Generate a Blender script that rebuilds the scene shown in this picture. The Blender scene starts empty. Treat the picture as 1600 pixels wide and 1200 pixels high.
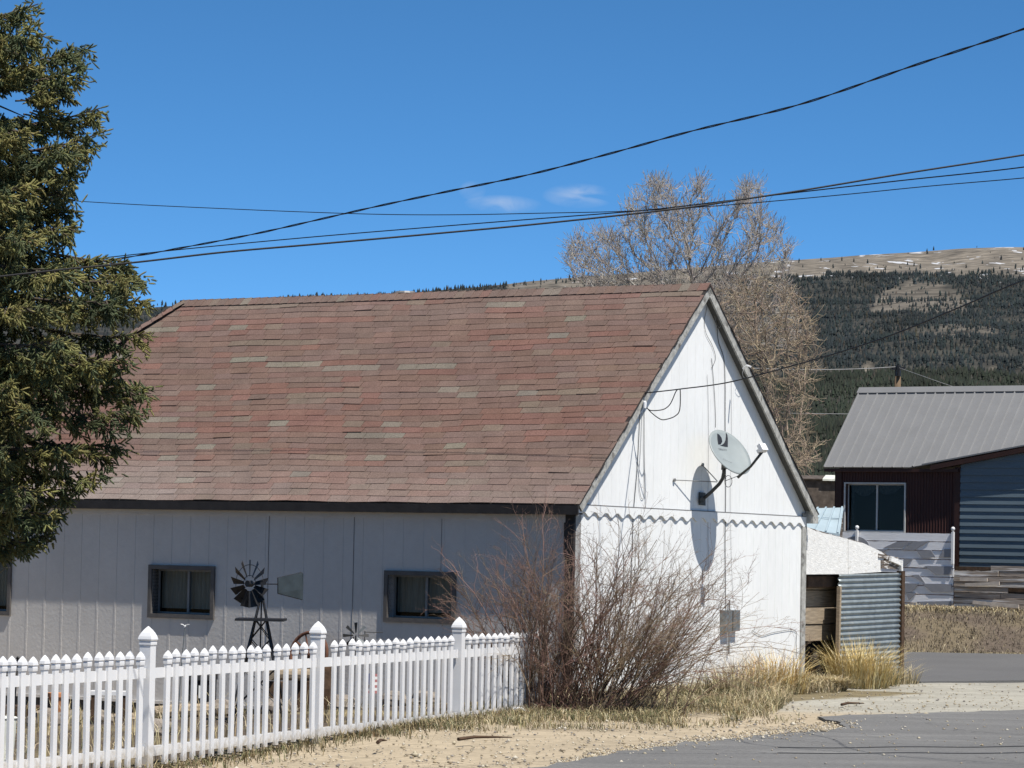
import bpy, math, random
import numpy as np
from mathutils import Vector, Matrix, noise, kdtree
random.seed(7); rng = np.random.default_rng(7)
SC = bpy.context.scene
COL = SC.collection
R = math.radians
PI = math.pi

# ------------------------------------------------------------------ camera
FPX = 5000.0                                # focal length in photo pixels (1600 wide)
EYE = Vector((0, 0, 1.83))
PITCH, ROLL = R(2.892), R(1.098)
_fw = Vector((0, math.cos(PITCH), math.sin(PITCH)))
_rt0 = Vector((1, 0, 0)); _up0 = _rt0.cross(_fw)
_rt = math.cos(ROLL) * _rt0 + math.sin(ROLL) * _up0
_up = _rt.cross(_fw)
cd = bpy.data.cameras.new('camera'); cam = bpy.data.objects.new('camera', cd); COL.objects.link(cam)
cd.sensor_width = 36; cd.lens = 36 * FPX / 1600; cd.clip_start = 0.5; cd.clip_end = 20000
m = Matrix.Identity(4)
for i in range(3):
    m[i][0] = _rt[i]; m[i][1] = _up[i]; m[i][2] = -_fw[i]; m[i][3] = EYE[i]
cam.matrix_world = m
SC.camera = cam

# ------------------------------------------------------------------ light
SUN = Vector((0.318, -0.344, 0.883)).normalized()
w = bpy.data.worlds.new("World"); SC.world = w; w.use_nodes = True
wn = w.node_tree.nodes; wl = w.node_tree.links
bg = wn['Background']
sky = wn.new('ShaderNodeTexSky'); sky.sky_type = 'NISHITA'; sky.sun_disc = False
sky.sun_elevation = math.asin(SUN.z); sky.sun_rotation = math.atan2(SUN.x, SUN.y)
sky.altitude = 8000; sky.air_density = 1.0; sky.dust_density = 0.0; sky.ozone_density = 6.0
bg.inputs['Strength'].default_value = 0.110
sun = bpy.data.lights.new('sun', 'SUN'); so = bpy.data.objects.new('sun', sun); COL.objects.link(so)
sun.energy = 5.0; sun.angle = R(0.53); sun.color = (1.0, 0.955, 0.89)
so.rotation_euler = (-SUN).to_track_quat('-Z', 'Y').to_euler(); so.location = (10, -10, 30)
SC.view_settings.view_transform = 'Standard'; SC.view_settings.look = 'None'
SC.view_settings.gamma = 1.0; SC.view_settings.exposure = 0.42
SC.render.engine = 'CYCLES'

def ray(px, py):
    return ((px - 800) / FPX) * _rt - ((py - 600) / FPX) * _up + _fw
def at(px, py, Y):
    d = ray(px, py); return EYE + d * (Y / d.y)
def onz(px, py, z=0.0):
    d = ray(px, py); return EYE + d * ((z - EYE.z) / d.z)

# thin high cloud wisps, fixed in the sky by direction
tc = wn.new('ShaderNodeTexCoord')
def wmath(op, a, b=None):
    n = wn.new('ShaderNodeMath'); n.operation = op
    for i, v in enumerate((a, b)):
        if v is None: continue
        if isinstance(v, (int, float)): n.inputs[i].default_value = v
        else: wl.new(v, n.inputs[i])
    return n.outputs[0]
sep = wn.new('ShaderNodeSeparateXYZ'); wl.new(tc.outputs['Generated'], sep.inputs[0])
nz = wn.new('ShaderNodeTexNoise'); nz.inputs['Scale'].default_value = 130; nz.inputs['Detail'].default_value = 6
nz.inputs['Distortion'].default_value = 0.6
mp = wn.new('ShaderNodeMapping'); mp.inputs['Scale'].default_value = (0.55, 0.55, 1.3)
wl.new(tc.outputs['Generated'], mp.inputs[0]); wl.new(mp.outputs[0], nz.inputs['Vector'])
tot = None
for (px, py, sx, sy, k) in ((786, 319, 62, 15, .8), (906, 306, 60, 20, 1.0), (738, 298, 22, 16, .55)):
    c = ray(px, py).normalized()
    dx = wmath('DIVIDE', wmath('SUBTRACT', sep.outputs[0], c.x), sx / FPX)
    dz = wmath('DIVIDE', wmath('SUBTRACT', sep.outputs[2], c.z), sy / FPX)
    rr = wmath('ADD', wmath('MULTIPLY', dx, dx), wmath('MULTIPLY', dz, dz))
    g = wmath('MULTIPLY', wmath('MAXIMUM', wmath('SUBTRACT', 1.0, rr), 0.0), k)
    tot = g if tot is None else wmath('ADD', tot, g)
nn = wmath('MAXIMUM', wmath('MULTIPLY', wmath('SUBTRACT', nz.outputs['Fac'], 0.36), 2.4), 0.0)
front = wmath('GREATER_THAN', sep.outputs[1], 0.0)
fac = wmath('MULTIPLY', wmath('MULTIPLY', wmath('MINIMUM', wmath('MULTIPLY', tot, nn), 1.0), 0.5), front)
mx = wn.new('ShaderNodeMix'); mx.data_type = 'RGBA'
hs = wn.new('ShaderNodeHueSaturation'); hs.inputs['Saturation'].default_value = 1.11; hs.inputs['Hue'].default_value = .490
hs.inputs['Value'].default_value = 1.0
wl.new(sky.outputs[0], hs.inputs['Color'])
wl.new(fac, mx.inputs[0]); wl.new(hs.outputs[0], mx.inputs[6]); mx.inputs[7].default_value = (5.0, 5.3, 5.8, 1)
wl.new(mx.outputs[2], bg.inputs['Color'])

# ------------------------------------------------------------------ materials
def mat(name, c, rough=0.8, ns=6.0, na=0.15, bs=0.0, bstr=0.0, attr=False, metal=0.0, spec=0.3, ns2=None, na2=0.0,
        stretch=(1, 1, 1), c2=None, c2s=3.0, c2t=(0.55, 0.65), bdist=0.01):
    M = bpy.data.materials.new(name); M.use_nodes = True
    n = M.node_tree.nodes; l = M.node_tree.links; b = n['Principled BSDF']
    b.inputs['Roughness'].default_value = rough; b.inputs['Metallic'].default_value = metal
    b.inputs['Specular IOR Level'].default_value = spec
    t = n.new('ShaderNodeTexCoord'); mpg = n.new('ShaderNodeMapping'); mpg.inputs['Scale'].default_value = stretch
    l.new(t.outputs['Object'], mpg.inputs[0])
    def nois(s, det=5):
        q = n.new('ShaderNodeTexNoise'); q.inputs['Scale'].default_value = s; q.inputs['Detail'].default_value = det
        l.new(mpg.outputs[0], q.inputs['Vector']); return q.outputs['Fac']
    def mul(col, f, amt):
        r = n.new('ShaderNodeMapRange'); r.inputs[1].default_value = .3; r.inputs[2].default_value = .7
        r.inputs[3].default_value = 1 - amt; r.inputs[4].default_value = 1 + amt; l.new(f, r.inputs[0])
        x = n.new('ShaderNodeMix'); x.data_type = 'RGBA'; x.blend_type = 'MULTIPLY'; x.inputs[0].default_value = 1
        l.new(col, x.inputs[6]); cb = n.new('ShaderNodeCombineColor')
        for i in range(3): l.new(r.outputs[0], cb.inputs[i])
        l.new(cb.outputs[0], x.inputs[7]); return x.outputs[2]
    if attr:
        a = n.new('ShaderNodeVertexColor'); a.layer_name = 'Col'; col = a.outputs['Color']
    else:
        rgb = n.new('ShaderNodeRGB'); rgb.outputs[0].default_value = (*c, 1); col = rgb.outputs[0]
    if c2 is not None:
        r = n.new('ShaderNodeMapRange'); r.inputs[1].default_value = c2t[0]; r.inputs[2].default_value = c2t[1]
        l.new(nois(c2s, 8), r.inputs[0])
        x = n.new('ShaderNodeMix'); x.data_type = 'RGBA'; l.new(r.outputs[0], x.inputs[0]); l.new(col, x.inputs[6])
        x.inputs[7].default_value = (*c2, 1); col = x.outputs[2]
    if na: col = mul(col, nois(ns), na)
    if na2: col = mul(col, nois(ns2), na2)
    l.new(col, b.inputs['Base Color'])
    if bstr:
        bp = n.new('ShaderNodeBump'); bp.inputs['Strength'].default_value = bstr; bp.inputs['Distance'].default_value = bdist
        l.new(nois(bs, 8), bp.inputs['Height']); l.new(bp.outputs[0], b.inputs['Normal'])
    return M

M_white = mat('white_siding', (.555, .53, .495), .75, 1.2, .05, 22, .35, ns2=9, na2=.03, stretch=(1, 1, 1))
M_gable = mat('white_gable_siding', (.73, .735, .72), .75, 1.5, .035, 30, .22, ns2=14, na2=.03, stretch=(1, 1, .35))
M_shingle = mat('shingle', (.2, .1, .1), .95, 60, .22, 160, .5, attr=True, ns2=3, na2=.10, spec=.15)
M_deck = mat('roof_deck', (.03, .025, .023), .9)
M_dark = mat('dark_brown_trim', (.028, .024, .022), .6, 8, .25, 40, .2)
M_rake = mat('weathered_rake', (.33, .325, .30), .85, 14, .3, 40, .5, c2=(.12, .11, .10), c2s=9, c2t=(.58, .7))
M_soffit = mat('dark_soffit', (.10, .10, .095), .85, 6, .2)
M_frame = mat('taupe_frame', (.10, .092, .085), .65, 10, .15, 30, .2)
M_seam = mat('dark_seam', (.20, .195, .19), .9)  # dark joint line between siding panels
M_room = mat('dark_room', (.008, .008, .008), .9)
M_curtain = mat('curtain', (.34, .33, .28), .9, 14, .15, stretch=(6, 6, .3))
M_alu = mat('aluminium', (.20, .20, .195), .5, 10, .1, metal=.2)
M_skirt = mat('dark_skirting', (.035, .035, .038), .85, 8, .25, stretch=(5, 5, .5))
M_vinyl = mat('white_vinyl', (.69, .69, .69), .45, 5, .03, spec=.4)
def foot_dirt(M):
    n = M.node_tree.nodes; l = M.node_tree.links; b = n['Principled BSDF']; src = b.inputs['Base Color'].links[0].from_socket
    t = n.new('ShaderNodeTexCoord'); sp = n.new('ShaderNodeSeparateXYZ'); l.new(t.outputs['Object'], sp.inputs[0])
    q = n.new('ShaderNodeTexNoise'); q.inputs['Scale'].default_value = 26; q.inputs['Detail'].default_value = 6; l.new(t.outputs['Object'], q.inputs['Vector'])
    a = n.new('ShaderNodeMath'); a.operation = 'MULTIPLY_ADD'; l.new(q.outputs['Fac'], a.inputs[0]); a.inputs[1].default_value = .30; l.new(sp.outputs[2], a.inputs[2])
    r = n.new('ShaderNodeMapRange'); r.inputs[1].default_value = .26; r.inputs[2].default_value = .12; r.inputs[3].default_value = 0; r.inputs[4].default_value = .65; l.new(a.outputs[0], r.inputs[0])
    x = n.new('ShaderNodeMix'); x.data_type = 'RGBA'; l.new(r.outputs[0], x.inputs[0]); l.new(src, x.inputs[6]); x.inputs[7].default_value = (.33, .27, .18, 1); l.new(x.outputs[2], b.inputs['Base Color'])
foot_dirt(M_vinyl)
M_black = mat('black_iron', (.012, .012, .013), .5, 20, .3, spec=.4)
M_tin = mat('grey_tin', (.20, .215, .215), .5, 12, .2, metal=.5, c2=(.10, .09, .08), c2s=8, c2t=(.62, .75))
M_dish = mat('dish_grey', (.255, .285, .285), .45, 8, .05, spec=.4)
M_mast = mat('dish_mast', (.06, .06, .055), .5, 20, .2)
M_emblem = mat('emblem_black', (.015, .017, .022), .6)
M_lnb = mat('lnb_white', (.72, .72, .72), .5)
M_cable = mat('black_cable', (.012, .012, .013), .6)
M_cablew = mat('grey_cable', (.30, .30, .30), .6)
M_metalroof = mat('grey_metal_roof', (.195, .195, .195), .45, 2, .05, spec=.5, ns2=18, na2=.03)
M_red = mat('dark_red_siding', (.055, .022, .018), .6, 4, .15, stretch=(8, 8, .5))
M_redtrim = mat('dark_red_trim', (.038, .016, .012), .6, 6, .15)
M_blue = mat('blue_siding', (.105, .143, .170), .65, 3, .08, 30, .15, stretch=(.4, 1, 4))
M_whframe = mat('pale_frame', (.52, .52, .50), .5)
M_boardgrey = mat('grey_board', (.76, .76, .77), .85, 12, .06, 30, .4, stretch=(.3, 1, 3))
M_boarddark = mat('shadow_grey_paint', (.25, .255, .275), .85, 14, .06, 30, .2)  # cast shadow on the board fence, put into the colour
M_oldplank = mat('old_plank', (.14, .115, .095), .9, 10, .35, 25, .6, stretch=(.5, 1, 5), c2=(.55, .53, .50), c2s=6, c2t=(.55, .60))
M_plankwall = mat('peeling_plank', (.30, .25, .205), .9, 10, .3, 25, .6, stretch=(.22, 1, 4), c2=(.62, .60, .57), c2s=3.2, c2t=(.50, .60))
M_peel = mat('peeling_ply', (.70, .69, .66), .9, 9, .10, 18, .4, c2=(.48, .45, .40), c2s=4, c2t=(.62, .76), stretch=(1, 1.6, 3.2), bdist=.02)
M_corr = mat('corrugated_steel', (.245, .275, .28), .45, 9, .18, metal=.35, c2=(.40, .40, .38), c2s=5, c2t=(.62, .8), stretch=(1, 1, .6))
M_wood = mat('raw_wood', (.30, .24, .17), .85, 10, .3, 30, .5, stretch=(1, .4, 5))
M_woodd = mat('dark_wood', (.07, .042, .025), .9, 10, .35, 30, .5)
M_paleblue = mat('pale_blue_metal', (.34, .42, .46), .45, 3, .08)
M_bark = mat('grey_bark', (.10, .088, .078), .95, 10, .3, 30, .6, stretch=(1, 1, .3))
M_twig = mat('twig', (.2, .16, .13), .9, 3, .2, attr=True)
M_needle = mat('spruce_needle', (.06, .075, .03), .75, 1.6, .28, attr=True, spec=.3)
M_grass = mat('dry_grass', (.3, .25, .12), .9, 2, .2, attr=True)
M_pine = mat('far_pine', (.03, .04, .03), .9, .02, .15, attr=True)
M_rock = mat('rock', (.22, .19, .16), .9, 9, .3, 12, .7, ns2=30, na2=.15)
M_pole = mat('pole_wood', (.13, .09, .055), .9, 6, .3, stretch=(1, 1, .3))
M_terra = mat('terracotta', (.50, .22, .10), .8, 8, .15)
M_rust = mat('rust', (.12, .055, .035), .9, 12, .35)
M_galv = mat('zinc_vane', (.050, .062, .066), .5, 8, .2, metal=.3)
M_bird = mat('white_bird', (.78, .78, .76), .6)
M_flagr = mat('flag_red', (.42, .19, .19), .8, 5, .1)
M_flagw = mat('flag_white', (.75, .74, .72), .8, 5, .05)
M_flagb = mat('flag_blue', (.05, .06, .18), .8, 5, .1)
M_rubber = mat('rubber', (.014, .014, .015), .8, 10, .3)
M_plasticw = mat('white_plastic', (.65, .66, .58), .6)
M_green = mat('green_needles', (.08, .09, .035), .9, 6, .3)
M_cabin = mat('far_log', (.085, .068, .055), .9, 6, .4, 9, .6, c2=(.22, .19, .16), c2s=5, c2t=(.6, .75))
M_paper = mat('paper', (.75, .75, .75), .8)
M_stone = mat('gravel_stone', (.3, .27, .22), .9, 3, .2, attr=True)

def glass(name):
    M = bpy.data.materials.new(name); M.use_nodes = True
    n = M.node_tree.nodes; l = M.node_tree.links; n.remove(n['Principled BSDF'])
    fr = n.new('ShaderNodeFresnel'); fr.inputs[0].default_value = 1.28
    g = n.new('ShaderNodeBsdfGlossy'); g.inputs['Roughness'].default_value = .02
    t = n.new('ShaderNodeBsdfTransparent'); t.inputs[0].default_value = (.75, .78, .78, 1)
    x = n.new('ShaderNodeMixShader'); l.new(fr.outputs[0], x.inputs[0]); l.new(t.outputs[0], x.inputs[1]); l.new(g.outputs[0], x.inputs[2])
    l.new(x.outputs[0], n['Material Output'].inputs[0]); return M
M_glass = glass('window_glass')

# ------------------------------------------------------------------ mesh helpers
class MB:
    def __init__(s): s.v = []; s.f = []; s.c = []
    def add(s, vs, fs, col=None):
        o = len(s.v); s.v += [tuple(p) for p in vs]; s.f += [tuple(i + o for i in f) for f in fs]
        if col is not None: s.c += [col] * len(vs)
        return s
    def box(s, a, b, M=None, col=None):
        (x0, y0, z0), (x1, y1, z1) = a, b
        vs = [Vector(p) for p in ((x0, y0, z0), (x1, y0, z0), (x1, y1, z0), (x0, y1, z0), (x0, y0, z1), (x1, y0, z1), (x1, y1, z1), (x0, y1, z1))]
        if M: vs = [M @ p for p in vs]
        return s.add(vs, [(0, 3, 2, 1), (4, 5, 6, 7), (0, 1, 5, 4), (1, 2, 6, 5), (2, 3, 7, 6), (3, 0, 4, 7)], col)
    def beam(s, p0, p1, wd, ht, up=(0, 0, 1)):
        p0, p1 = Vector(p0), Vector(p1); d = (p1 - p0).normalized(); u = Vector(up)
        sd = d.cross(u)
        if sd.length < 1e-4: sd = d.cross(Vector((1, 0, 0)))
        sd.normalize(); u = sd.cross(d)
        vs = []
        for p in (p0, p1):
            for a, b in ((-1, -1), (1, -1), (1, 1), (-1, 1)): vs.append(p + sd * a * wd / 2 + u * b * ht / 2)
        return s.add(vs, [(3, 2, 1, 0), (4, 5, 6, 7), (0, 1, 5, 4), (1, 2, 6, 5), (2, 3, 7, 6), (3, 0, 4, 7)])
    def tube(s, pts, rad, n=6, col=None, cap=True):
        pts = [Vector(p) for p in pts]; L = len(pts)
        if not hasattr(rad, '__len__'): rad = [rad] * L
        vs = []; pr = None
        for i, p in enumerate(pts):
            d = (pts[min(i + 1, L - 1)] - pts[max(i - 1, 0)])
            if d.length < 1e-7: d = Vector((0, 0, 1))
            d.normalize()
            if pr is None:
                a = d.cross(Vector((0, 0, 1)))
                if a.length < .05: a = d.cross(Vector((1, 0, 0)))
            else: a = pr - d * pr.dot(d)
            a.normalize(); pr = a; b = d.cross(a)
            for k in range(n):
                t = 2 * PI * k / n; vs.append(p + (a * math.cos(t) + b * math.sin(t)) * rad[i])
        fs = []
        for i in range(L - 1):
            for k in range(n):
                k2 = (k + 1) % n; fs.append((i * n + k, i * n + k2, (i + 1) * n + k2, (i + 1) * n + k))
        if cap: fs += [tuple(range(n - 1, -1, -1)), tuple(range((L - 1) * n, L * n))]
        return s.add(vs, fs, col)
    def prism(s, poly, off):            # polygon (list of 3-D points) extruded by vector off
        n = len(poly); off = Vector(off); a = [Vector(p) for p in poly]
        return s.add(a + [p + off for p in a], [tuple(range(n - 1, -1, -1)), tuple(range(n, 2 * n))] +
                     [(i, (i + 1) % n, n + (i + 1) % n, n + i) for i in range(n)])
    def lathe(s, c, prof, n=16, axis=None):
        vs = []; c = Vector(c); q = Vector(axis).to_track_quat('Z', 'Y') if axis else None
        for z, r in prof:
            for k in range(n):
                t = 2 * PI * k / n; p = Vector((r * math.cos(t), r * math.sin(t), z)); vs.append(c + (q @ p if q else p))
        fs = [(i * n + k, i * n + (k + 1) % n, (i + 1) * n + (k + 1) % n, (i + 1) * n + k) for i in range(len(prof) - 1) for k in range(n)]
        fs += [tuple(range(n - 1, -1, -1)), tuple(range((len(prof) - 1) * n, len(prof) * n))]
        return s.add(vs, fs)
    def loft(s, secs):                  # rings of equal vertex count, closed with caps
        n = len(secs[0]); vs = [p for r in secs for p in r]
        fs = [(i * n + k, i * n + (k + 1) % n, (i + 1) * n + (k + 1) % n, (i + 1) * n + k) for i in range(len(secs) - 1) for k in range(n)]
        return s.add(vs, fs + [tuple(range(n - 1, -1, -1)), tuple(range((len(secs) - 1) * n, len(secs) * n))])
    def mesh(s, name, mt, smooth=False):
        me = bpy.data.meshes.new(name); me.from_pydata(s.v, [], s.f); me.materials.append(mt)
        if s.c:
            a = me.color_attributes.new('Col', 'FLOAT_COLOR', 'POINT')
            a.data.foreach_set('color', np.array([(*c, 1) for c in s.c], 'f').ravel())
        if smooth: me.polygons.foreach_set('use_smooth', [True] * len(me.polygons))
        return me

def link(name, me, parent=None, loc=None):
    o = bpy.data.objects.new(name, me); COL.objects.link(o)
    if parent: o.parent = parent
    if loc is not None: o.location = loc
    return o
def obj(name, mb, mt, parent=None, smooth=False, bevel=0.0):
    o = link(name, mb.mesh(name, mt, smooth), parent)
    if bevel:
        b = o.modifiers.new('bevel', 'BEVEL'); b.width = bevel; b.segments = 2; b.limit_method = 'ANGLE'
    return o
def tag(o, label=None, cat=None, group=None, kind=None):
    if label: o['label'] = label
    if cat: o['category'] = cat
    if group: o['group'] = group
    if kind: o['kind'] = kind
    return o
def thing(name, label, cat, loc=(0, 0, 0), rz=0.0, group=None):
    o = bpy.data.objects.new(name, None); COL.objects.link(o); o.empty_display_size = .2
    o.location = loc; o.rotation_euler = (0, 0, rz); return tag(o, label, cat, group)
def np_mesh(name, verts, faces, mt, cols=None, parent=None, smooth=False):
    """verts (n,3); faces (m,3) or (m,4) arrays; cols (n,3)"""
    me = bpy.data.meshes.new(name); nv = len(verts); nf, k = faces.shape
    me.vertices.add(nv); me.vertices.foreach_set('co', np.ascontiguousarray(verts, 'f').ravel())
    me.loops.add(nf * k); me.loops.foreach_set('vertex_index', np.ascontiguousarray(faces, 'i').ravel())
    me.polygons.add(nf); me.polygons.foreach_set('loop_start', np.arange(0, nf * k, k, dtype='i'))
    me.polygons.foreach_set('loop_total', np.full(nf, k, 'i'))
    if smooth: me.polygons.foreach_set('use_smooth', np.ones(nf, bool))
    me.materials.append(mt); me.update(calc_edges=True)
    if cols is not None:
        a = me.color_attributes.new('Col', 'FLOAT_COLOR', 'POINT')
        a.data.foreach_set('color', np.concatenate([cols, np.ones((nv, 1))], 1).astype('f').ravel())
    me.validate(); return link(name, me, parent)
def ss(a, b, x):
    t = min(1, max(0, (x - a) / (b - a))); return t * t * (3 - 2 * t)
def jit(c, a):
    k = 1 + random.uniform(-a, a); return tuple(max(0, q * k * (1 + random.uniform(-a, a) * .25)) for q in c)

# ------------------------------------------------------------------ house frame
YAW = -R(90 - math.degrees(0.998))
HO = Vector((0.797, 38.35, 0.0))            # front left wall corner on the ground
MH = Matrix.Translation(HO) @ Matrix.Rotation(YAW, 4, 'Z'); MHI = MH.inverted()
def hloc(px, py, axis, val):                # pixel -> house local point on plane  local[axis] = val
    o = MHI @ EYE; d = (MHI.to_3x3() @ ray(px, py)); t = (val - o[axis]) / d[axis]; return o + d * t
def lw(px, py, y=0.0): return hloc(px, py, 1, y)      # long wall
def gw(px, py, x=0.0): return hloc(px, py, 0, x)      # gable wall

def gz(x, y):
    p = MHI @ Vector((x, y, 0)); u, v = p.x, p.y
    h = -.13 * ss(33.5, 26.5, y) * ss(1.6, -1.5, x)
    h += -.48 * ss(-.3, -5.5, u) * ss(-15, -7, v) * ss(6.5, 4, v)
    h += .74 * ss(59.6, 64, y)
    h += max(0, y - 64) * .010
    return h

# ------------------------------------------------------------------ ground
def graded(dense0, dense1, step, lim0, lim1):
    a = list(np.arange(dense0, dense1 + 1e-6, step)); s = step; x = dense1
    while x < lim1: s *= 1.35; x = min(lim1, x + s); a.append(x)
    s = step; x = dense0
    while x > lim0: s *= 1.35; x = max(lim0, x - s); a.insert(0, x)
    return a
def build_ground():
    xs = graded(-9, 14, .2, -6000, 6000); ys = graded(19, 66, .2, -6000, 7000)
    nx, ny = len(xs), len(ys); V = np.zeros((nx * ny, 3)); C = np.zeros((nx * ny, 3)); k = 0
    dirt = np.array((.365, .302, .212)); grass = np.array((.185, .15, .085)); gravel = np.array((.31, .295, .25)); soil = np.array((.085, .066, .05))
    for y in ys:
        for x in xs:
            h = gz(x, y); c = dirt
            if abs(x) < 30 and 10 < y < 120:
                n1 = noise.noise((x * .9, y * .9, 0)); n2 = noise.noise((x * 3, y * 3, 4))
                h += -.02 + .016 * n1 + .006 * n2
                p = MHI @ Vector((x, y, 0))
                fx = -.54 + (y - 33.8) * .383          # fence line
                if y < 41 and x < fx - .15: c = soil + (grass - soil) * ss(-.1, .4, n1 + .4 * n2)
                elif p.x > -.2 and p.x < 1.7 and -1.8 < p.y < 6.2: c = grass * (.9 + .2 * n2)
                else:
                    gk = ss(36.3, 37.6, y + .5 * n1) * ss(2.2, 4.0, x + .8 * n1)
                    c = dirt + (gravel - dirt) * gk; c = c * (1 + .10 * n1)
                if y > 57: c = c + (grass * 1.1 - c) * ss(58.5, 60.2, y + n2)
                if y > 60: c = c + (soil * 1.25 - c) * (.55 + .45 * ss(-.2, .3, n1)) * ss(64.8, 62.5, y)
            else: c = grass * .75
            V[k] = (x, y, h); C[k] = c; k += 1
    I = np.arange(nx * ny).reshape(ny, nx)
    F = np.stack([I[:-1, :-1], I[:-1, 1:], I[1:, 1:], I[1:, :-1]], -1).reshape(-1, 4)
    M_gr = mat('dirt_ground', (.3, .25, .17), .95, 1.6, .12, 45, .55, attr=True, ns2=22, na2=.24, bdist=.03, stretch=(.4, 1.2, 1))
    tag(np_mesh('ground', V, F, M_gr, C, smooth=True), kind='structure')
build_ground()

M_asph = mat('asphalt', (.142, .140, .136), .9, .7, .12, 120, .6, ns2=60, na2=.30, stretch=(.45, 1.6, 1), c2=(.20, .197, .188), c2s=.8, c2t=(.52, .78))
M_asph2 = mat('old_asphalt', (.112, .110, .108), .9, .5, .08, 120, .5, ns2=60, na2=.2)
M_tar = mat('tar_seam', (.03, .03, .032), .7)
def sheet(name, pts, z, m_, jitter=0.0, sub=.25):
    out = []
    for i, p in enumerate(pts):
        q = pts[(i + 1) % len(pts)]; L = (Vector(q) - Vector(p)).length; n = max(1, int(L / sub)) if L < 40 else 1
        for k in range(n):
            t = k / n; x = p[0] + (q[0] - p[0]) * t; y = p[1] + (q[1] - p[1]) * t
            if jitter: x += jitter * noise.noise((x * 2.1, y * 2.1, 1)) + jitter * .5 * noise.noise((x * 7, y * 7, 5)); y += jitter * 2.2 * noise.noise((x * 2.1, y * 2.1, 7)) + jitter * noise.noise((x * 8, y * 8, 3))
            out.append((x, y, z))
    mb = MB(); n = len(out); mb.add(out + [(p[0], p[1], z - .05) for p in out], [tuple(range(n))] + [(i, n + i, n + (i + 1) % n, (i + 1) % n) for i in range(n)])
    me = mb.mesh(name, m_); bm_fix(me); return tag(link(name, me), kind='structure')
def bm_fix(me):
    import bmesh
    bm = bmesh.new(); bm.from_mesh(me); bmesh.ops.triangulate(bm, faces=[f for f in bm.faces if len(f.verts) > 4])
    bmesh.ops.recalc_face_normals(bm, faces=bm.faces); bm.to_mesh(me); bm.free()
g2 = lambda px, py: tuple(onz(px, py)[:2])
near = [g2(x, y) for x, y in ((700, 1222), (850, 1199), (960, 1178), (1080, 1162), (1200, 1150), (1290, 1142), (1326, 1138), (1318, 1131), (1296, 1126), (1272, 1121), (1300, 1119.5), (1400, 1117), (1600, 1111), (1750, 1107))]
near += [(30, 34), (40, -30), (-6, -30), (-4, 20)]
sheet('near_road', near, .012, M_asph, .10, .12)
fr0, fr1 = onz(1440, 1066), onz(1600, 1064)
far = [(-60, fr0.y + .5), (fr0.x - 2, fr0.y + .2), (fr0.x, fr0.y), (fr1.x, fr1.y), (60, fr1.y - .5), (60, 58.9), (-60, 59.6)]
sheet('far_road', far, .012, M_asph2, .05, .4)
tw = [at_ for at_ in ()]
ts = MB()
for (ya, yb, w_) in ((1168, 1166, .035), (1176.5, 1176, .03)):
    pts = [onz(x, ya + (yb - ya) * (x - 1250) / 350 + .6 * math.sin(x * .03), .016) for x in range(1215, 1700, 10)]
    for a, b in zip(pts[:-1], pts[1:]):
        ts.add([a - Vector((0, w_, 0)), b - Vector((0, w_, 0)), b + Vector((0, w_, 0)), a + Vector((0, w_, 0))], [(0, 1, 2, 3)])
rs_ = random.Random(4)
for (xa, ya, xb, yb) in ((1180, 1152, 1320, 1163), (1330, 1140, 1420, 1167), (1420, 1120, 1490, 1140), (1490, 1140, 1600, 1149), (1080, 1170, 1215, 1176), (1520, 1180, 1600, 1192)):
    pts = [onz(xa + (xb - xa) * k / 16 + rs_.gauss(0, 1.5), ya + (yb - ya) * k / 16 + rs_.gauss(0, .7), .0155) for k in range(17)]
    for a, b in zip(pts[:-1], pts[1:]):
        h = Vector((0, .007 * rs_.uniform(.5, 1.6), 0)); ts.add([a - h, b - h, b + h, a + h], [(0, 1, 2, 3)])
tag(obj('road_seam', ts, M_tar), kind='structure')

# scattered gravel stones: uncountable
def scatter_stones():
    vs = []; fs = []; cs = []
    base = np.array([(1, 0, 0), (0, 1, 0), (-1, 0, 0), (0, -1, 0), (0, 0, .7), (0, 0, -.4)], float)
    tri = [(0, 1, 4), (1, 2, 4), (2, 3, 4), (3, 0, 4), (1, 0, 5), (2, 1, 5), (3, 2, 5), (0, 3, 5)]
    n = 0
    while n < 5500:
        px = random.uniform(150, 1600); py = random.uniform(1060, 1200)
        p = onz(px, py)
        if random.random() > .6:
            t = random.random(); px = 860 + 480 * t; py = 1199 - 62 * t ** .8 + random.gauss(-4, 5); p = onz(px, py)
        if py > 1205: continue
        fx = -.54 + (p.y - 33.8) * .383
        if p.x < fx + .25 or p.y > 46: continue
        q = MHI @ p
        if q.x < .3 and q.y > 0 and q.y < 9: continue
        road = p.y < near_edge(p.x)
        if road and random.random() > (.20 if 1122 < py < 1166 and px > 1150 else .06): continue
        s = random.choice((.008, .011, .014, .018)) * random.uniform(.7, 1.3)
        if random.random() < .012: s *= 2.2
        a = random.uniform(0, PI); ca, sa = math.cos(a), math.sin(a)
        b = base * s * rng.uniform(.7, 1.3, (6, 1)); b = np.stack([b[:, 0] * ca - b[:, 1] * sa, b[:, 0] * sa + b[:, 1] * ca, b[:, 2]], 1)
        zz = gz(p.x, p.y) + (.012 if road else -.008)
        o = len(vs); vs += list(b + np.array((p.x, p.y, zz + s * .15))); fs += [tuple(i + o for i in t) for t in tri]
        c = random.choice(((.32, .26, .17), (.40, .35, .25), (.30, .25, .18), (.22, .20, .18), (.46, .42, .34)))
        cs += [c] * 6; n += 1
    tag(np_mesh('gravel', np.array(vs), np.array(fs), M_stone, np.array(cs)), kind='stuff')
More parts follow.
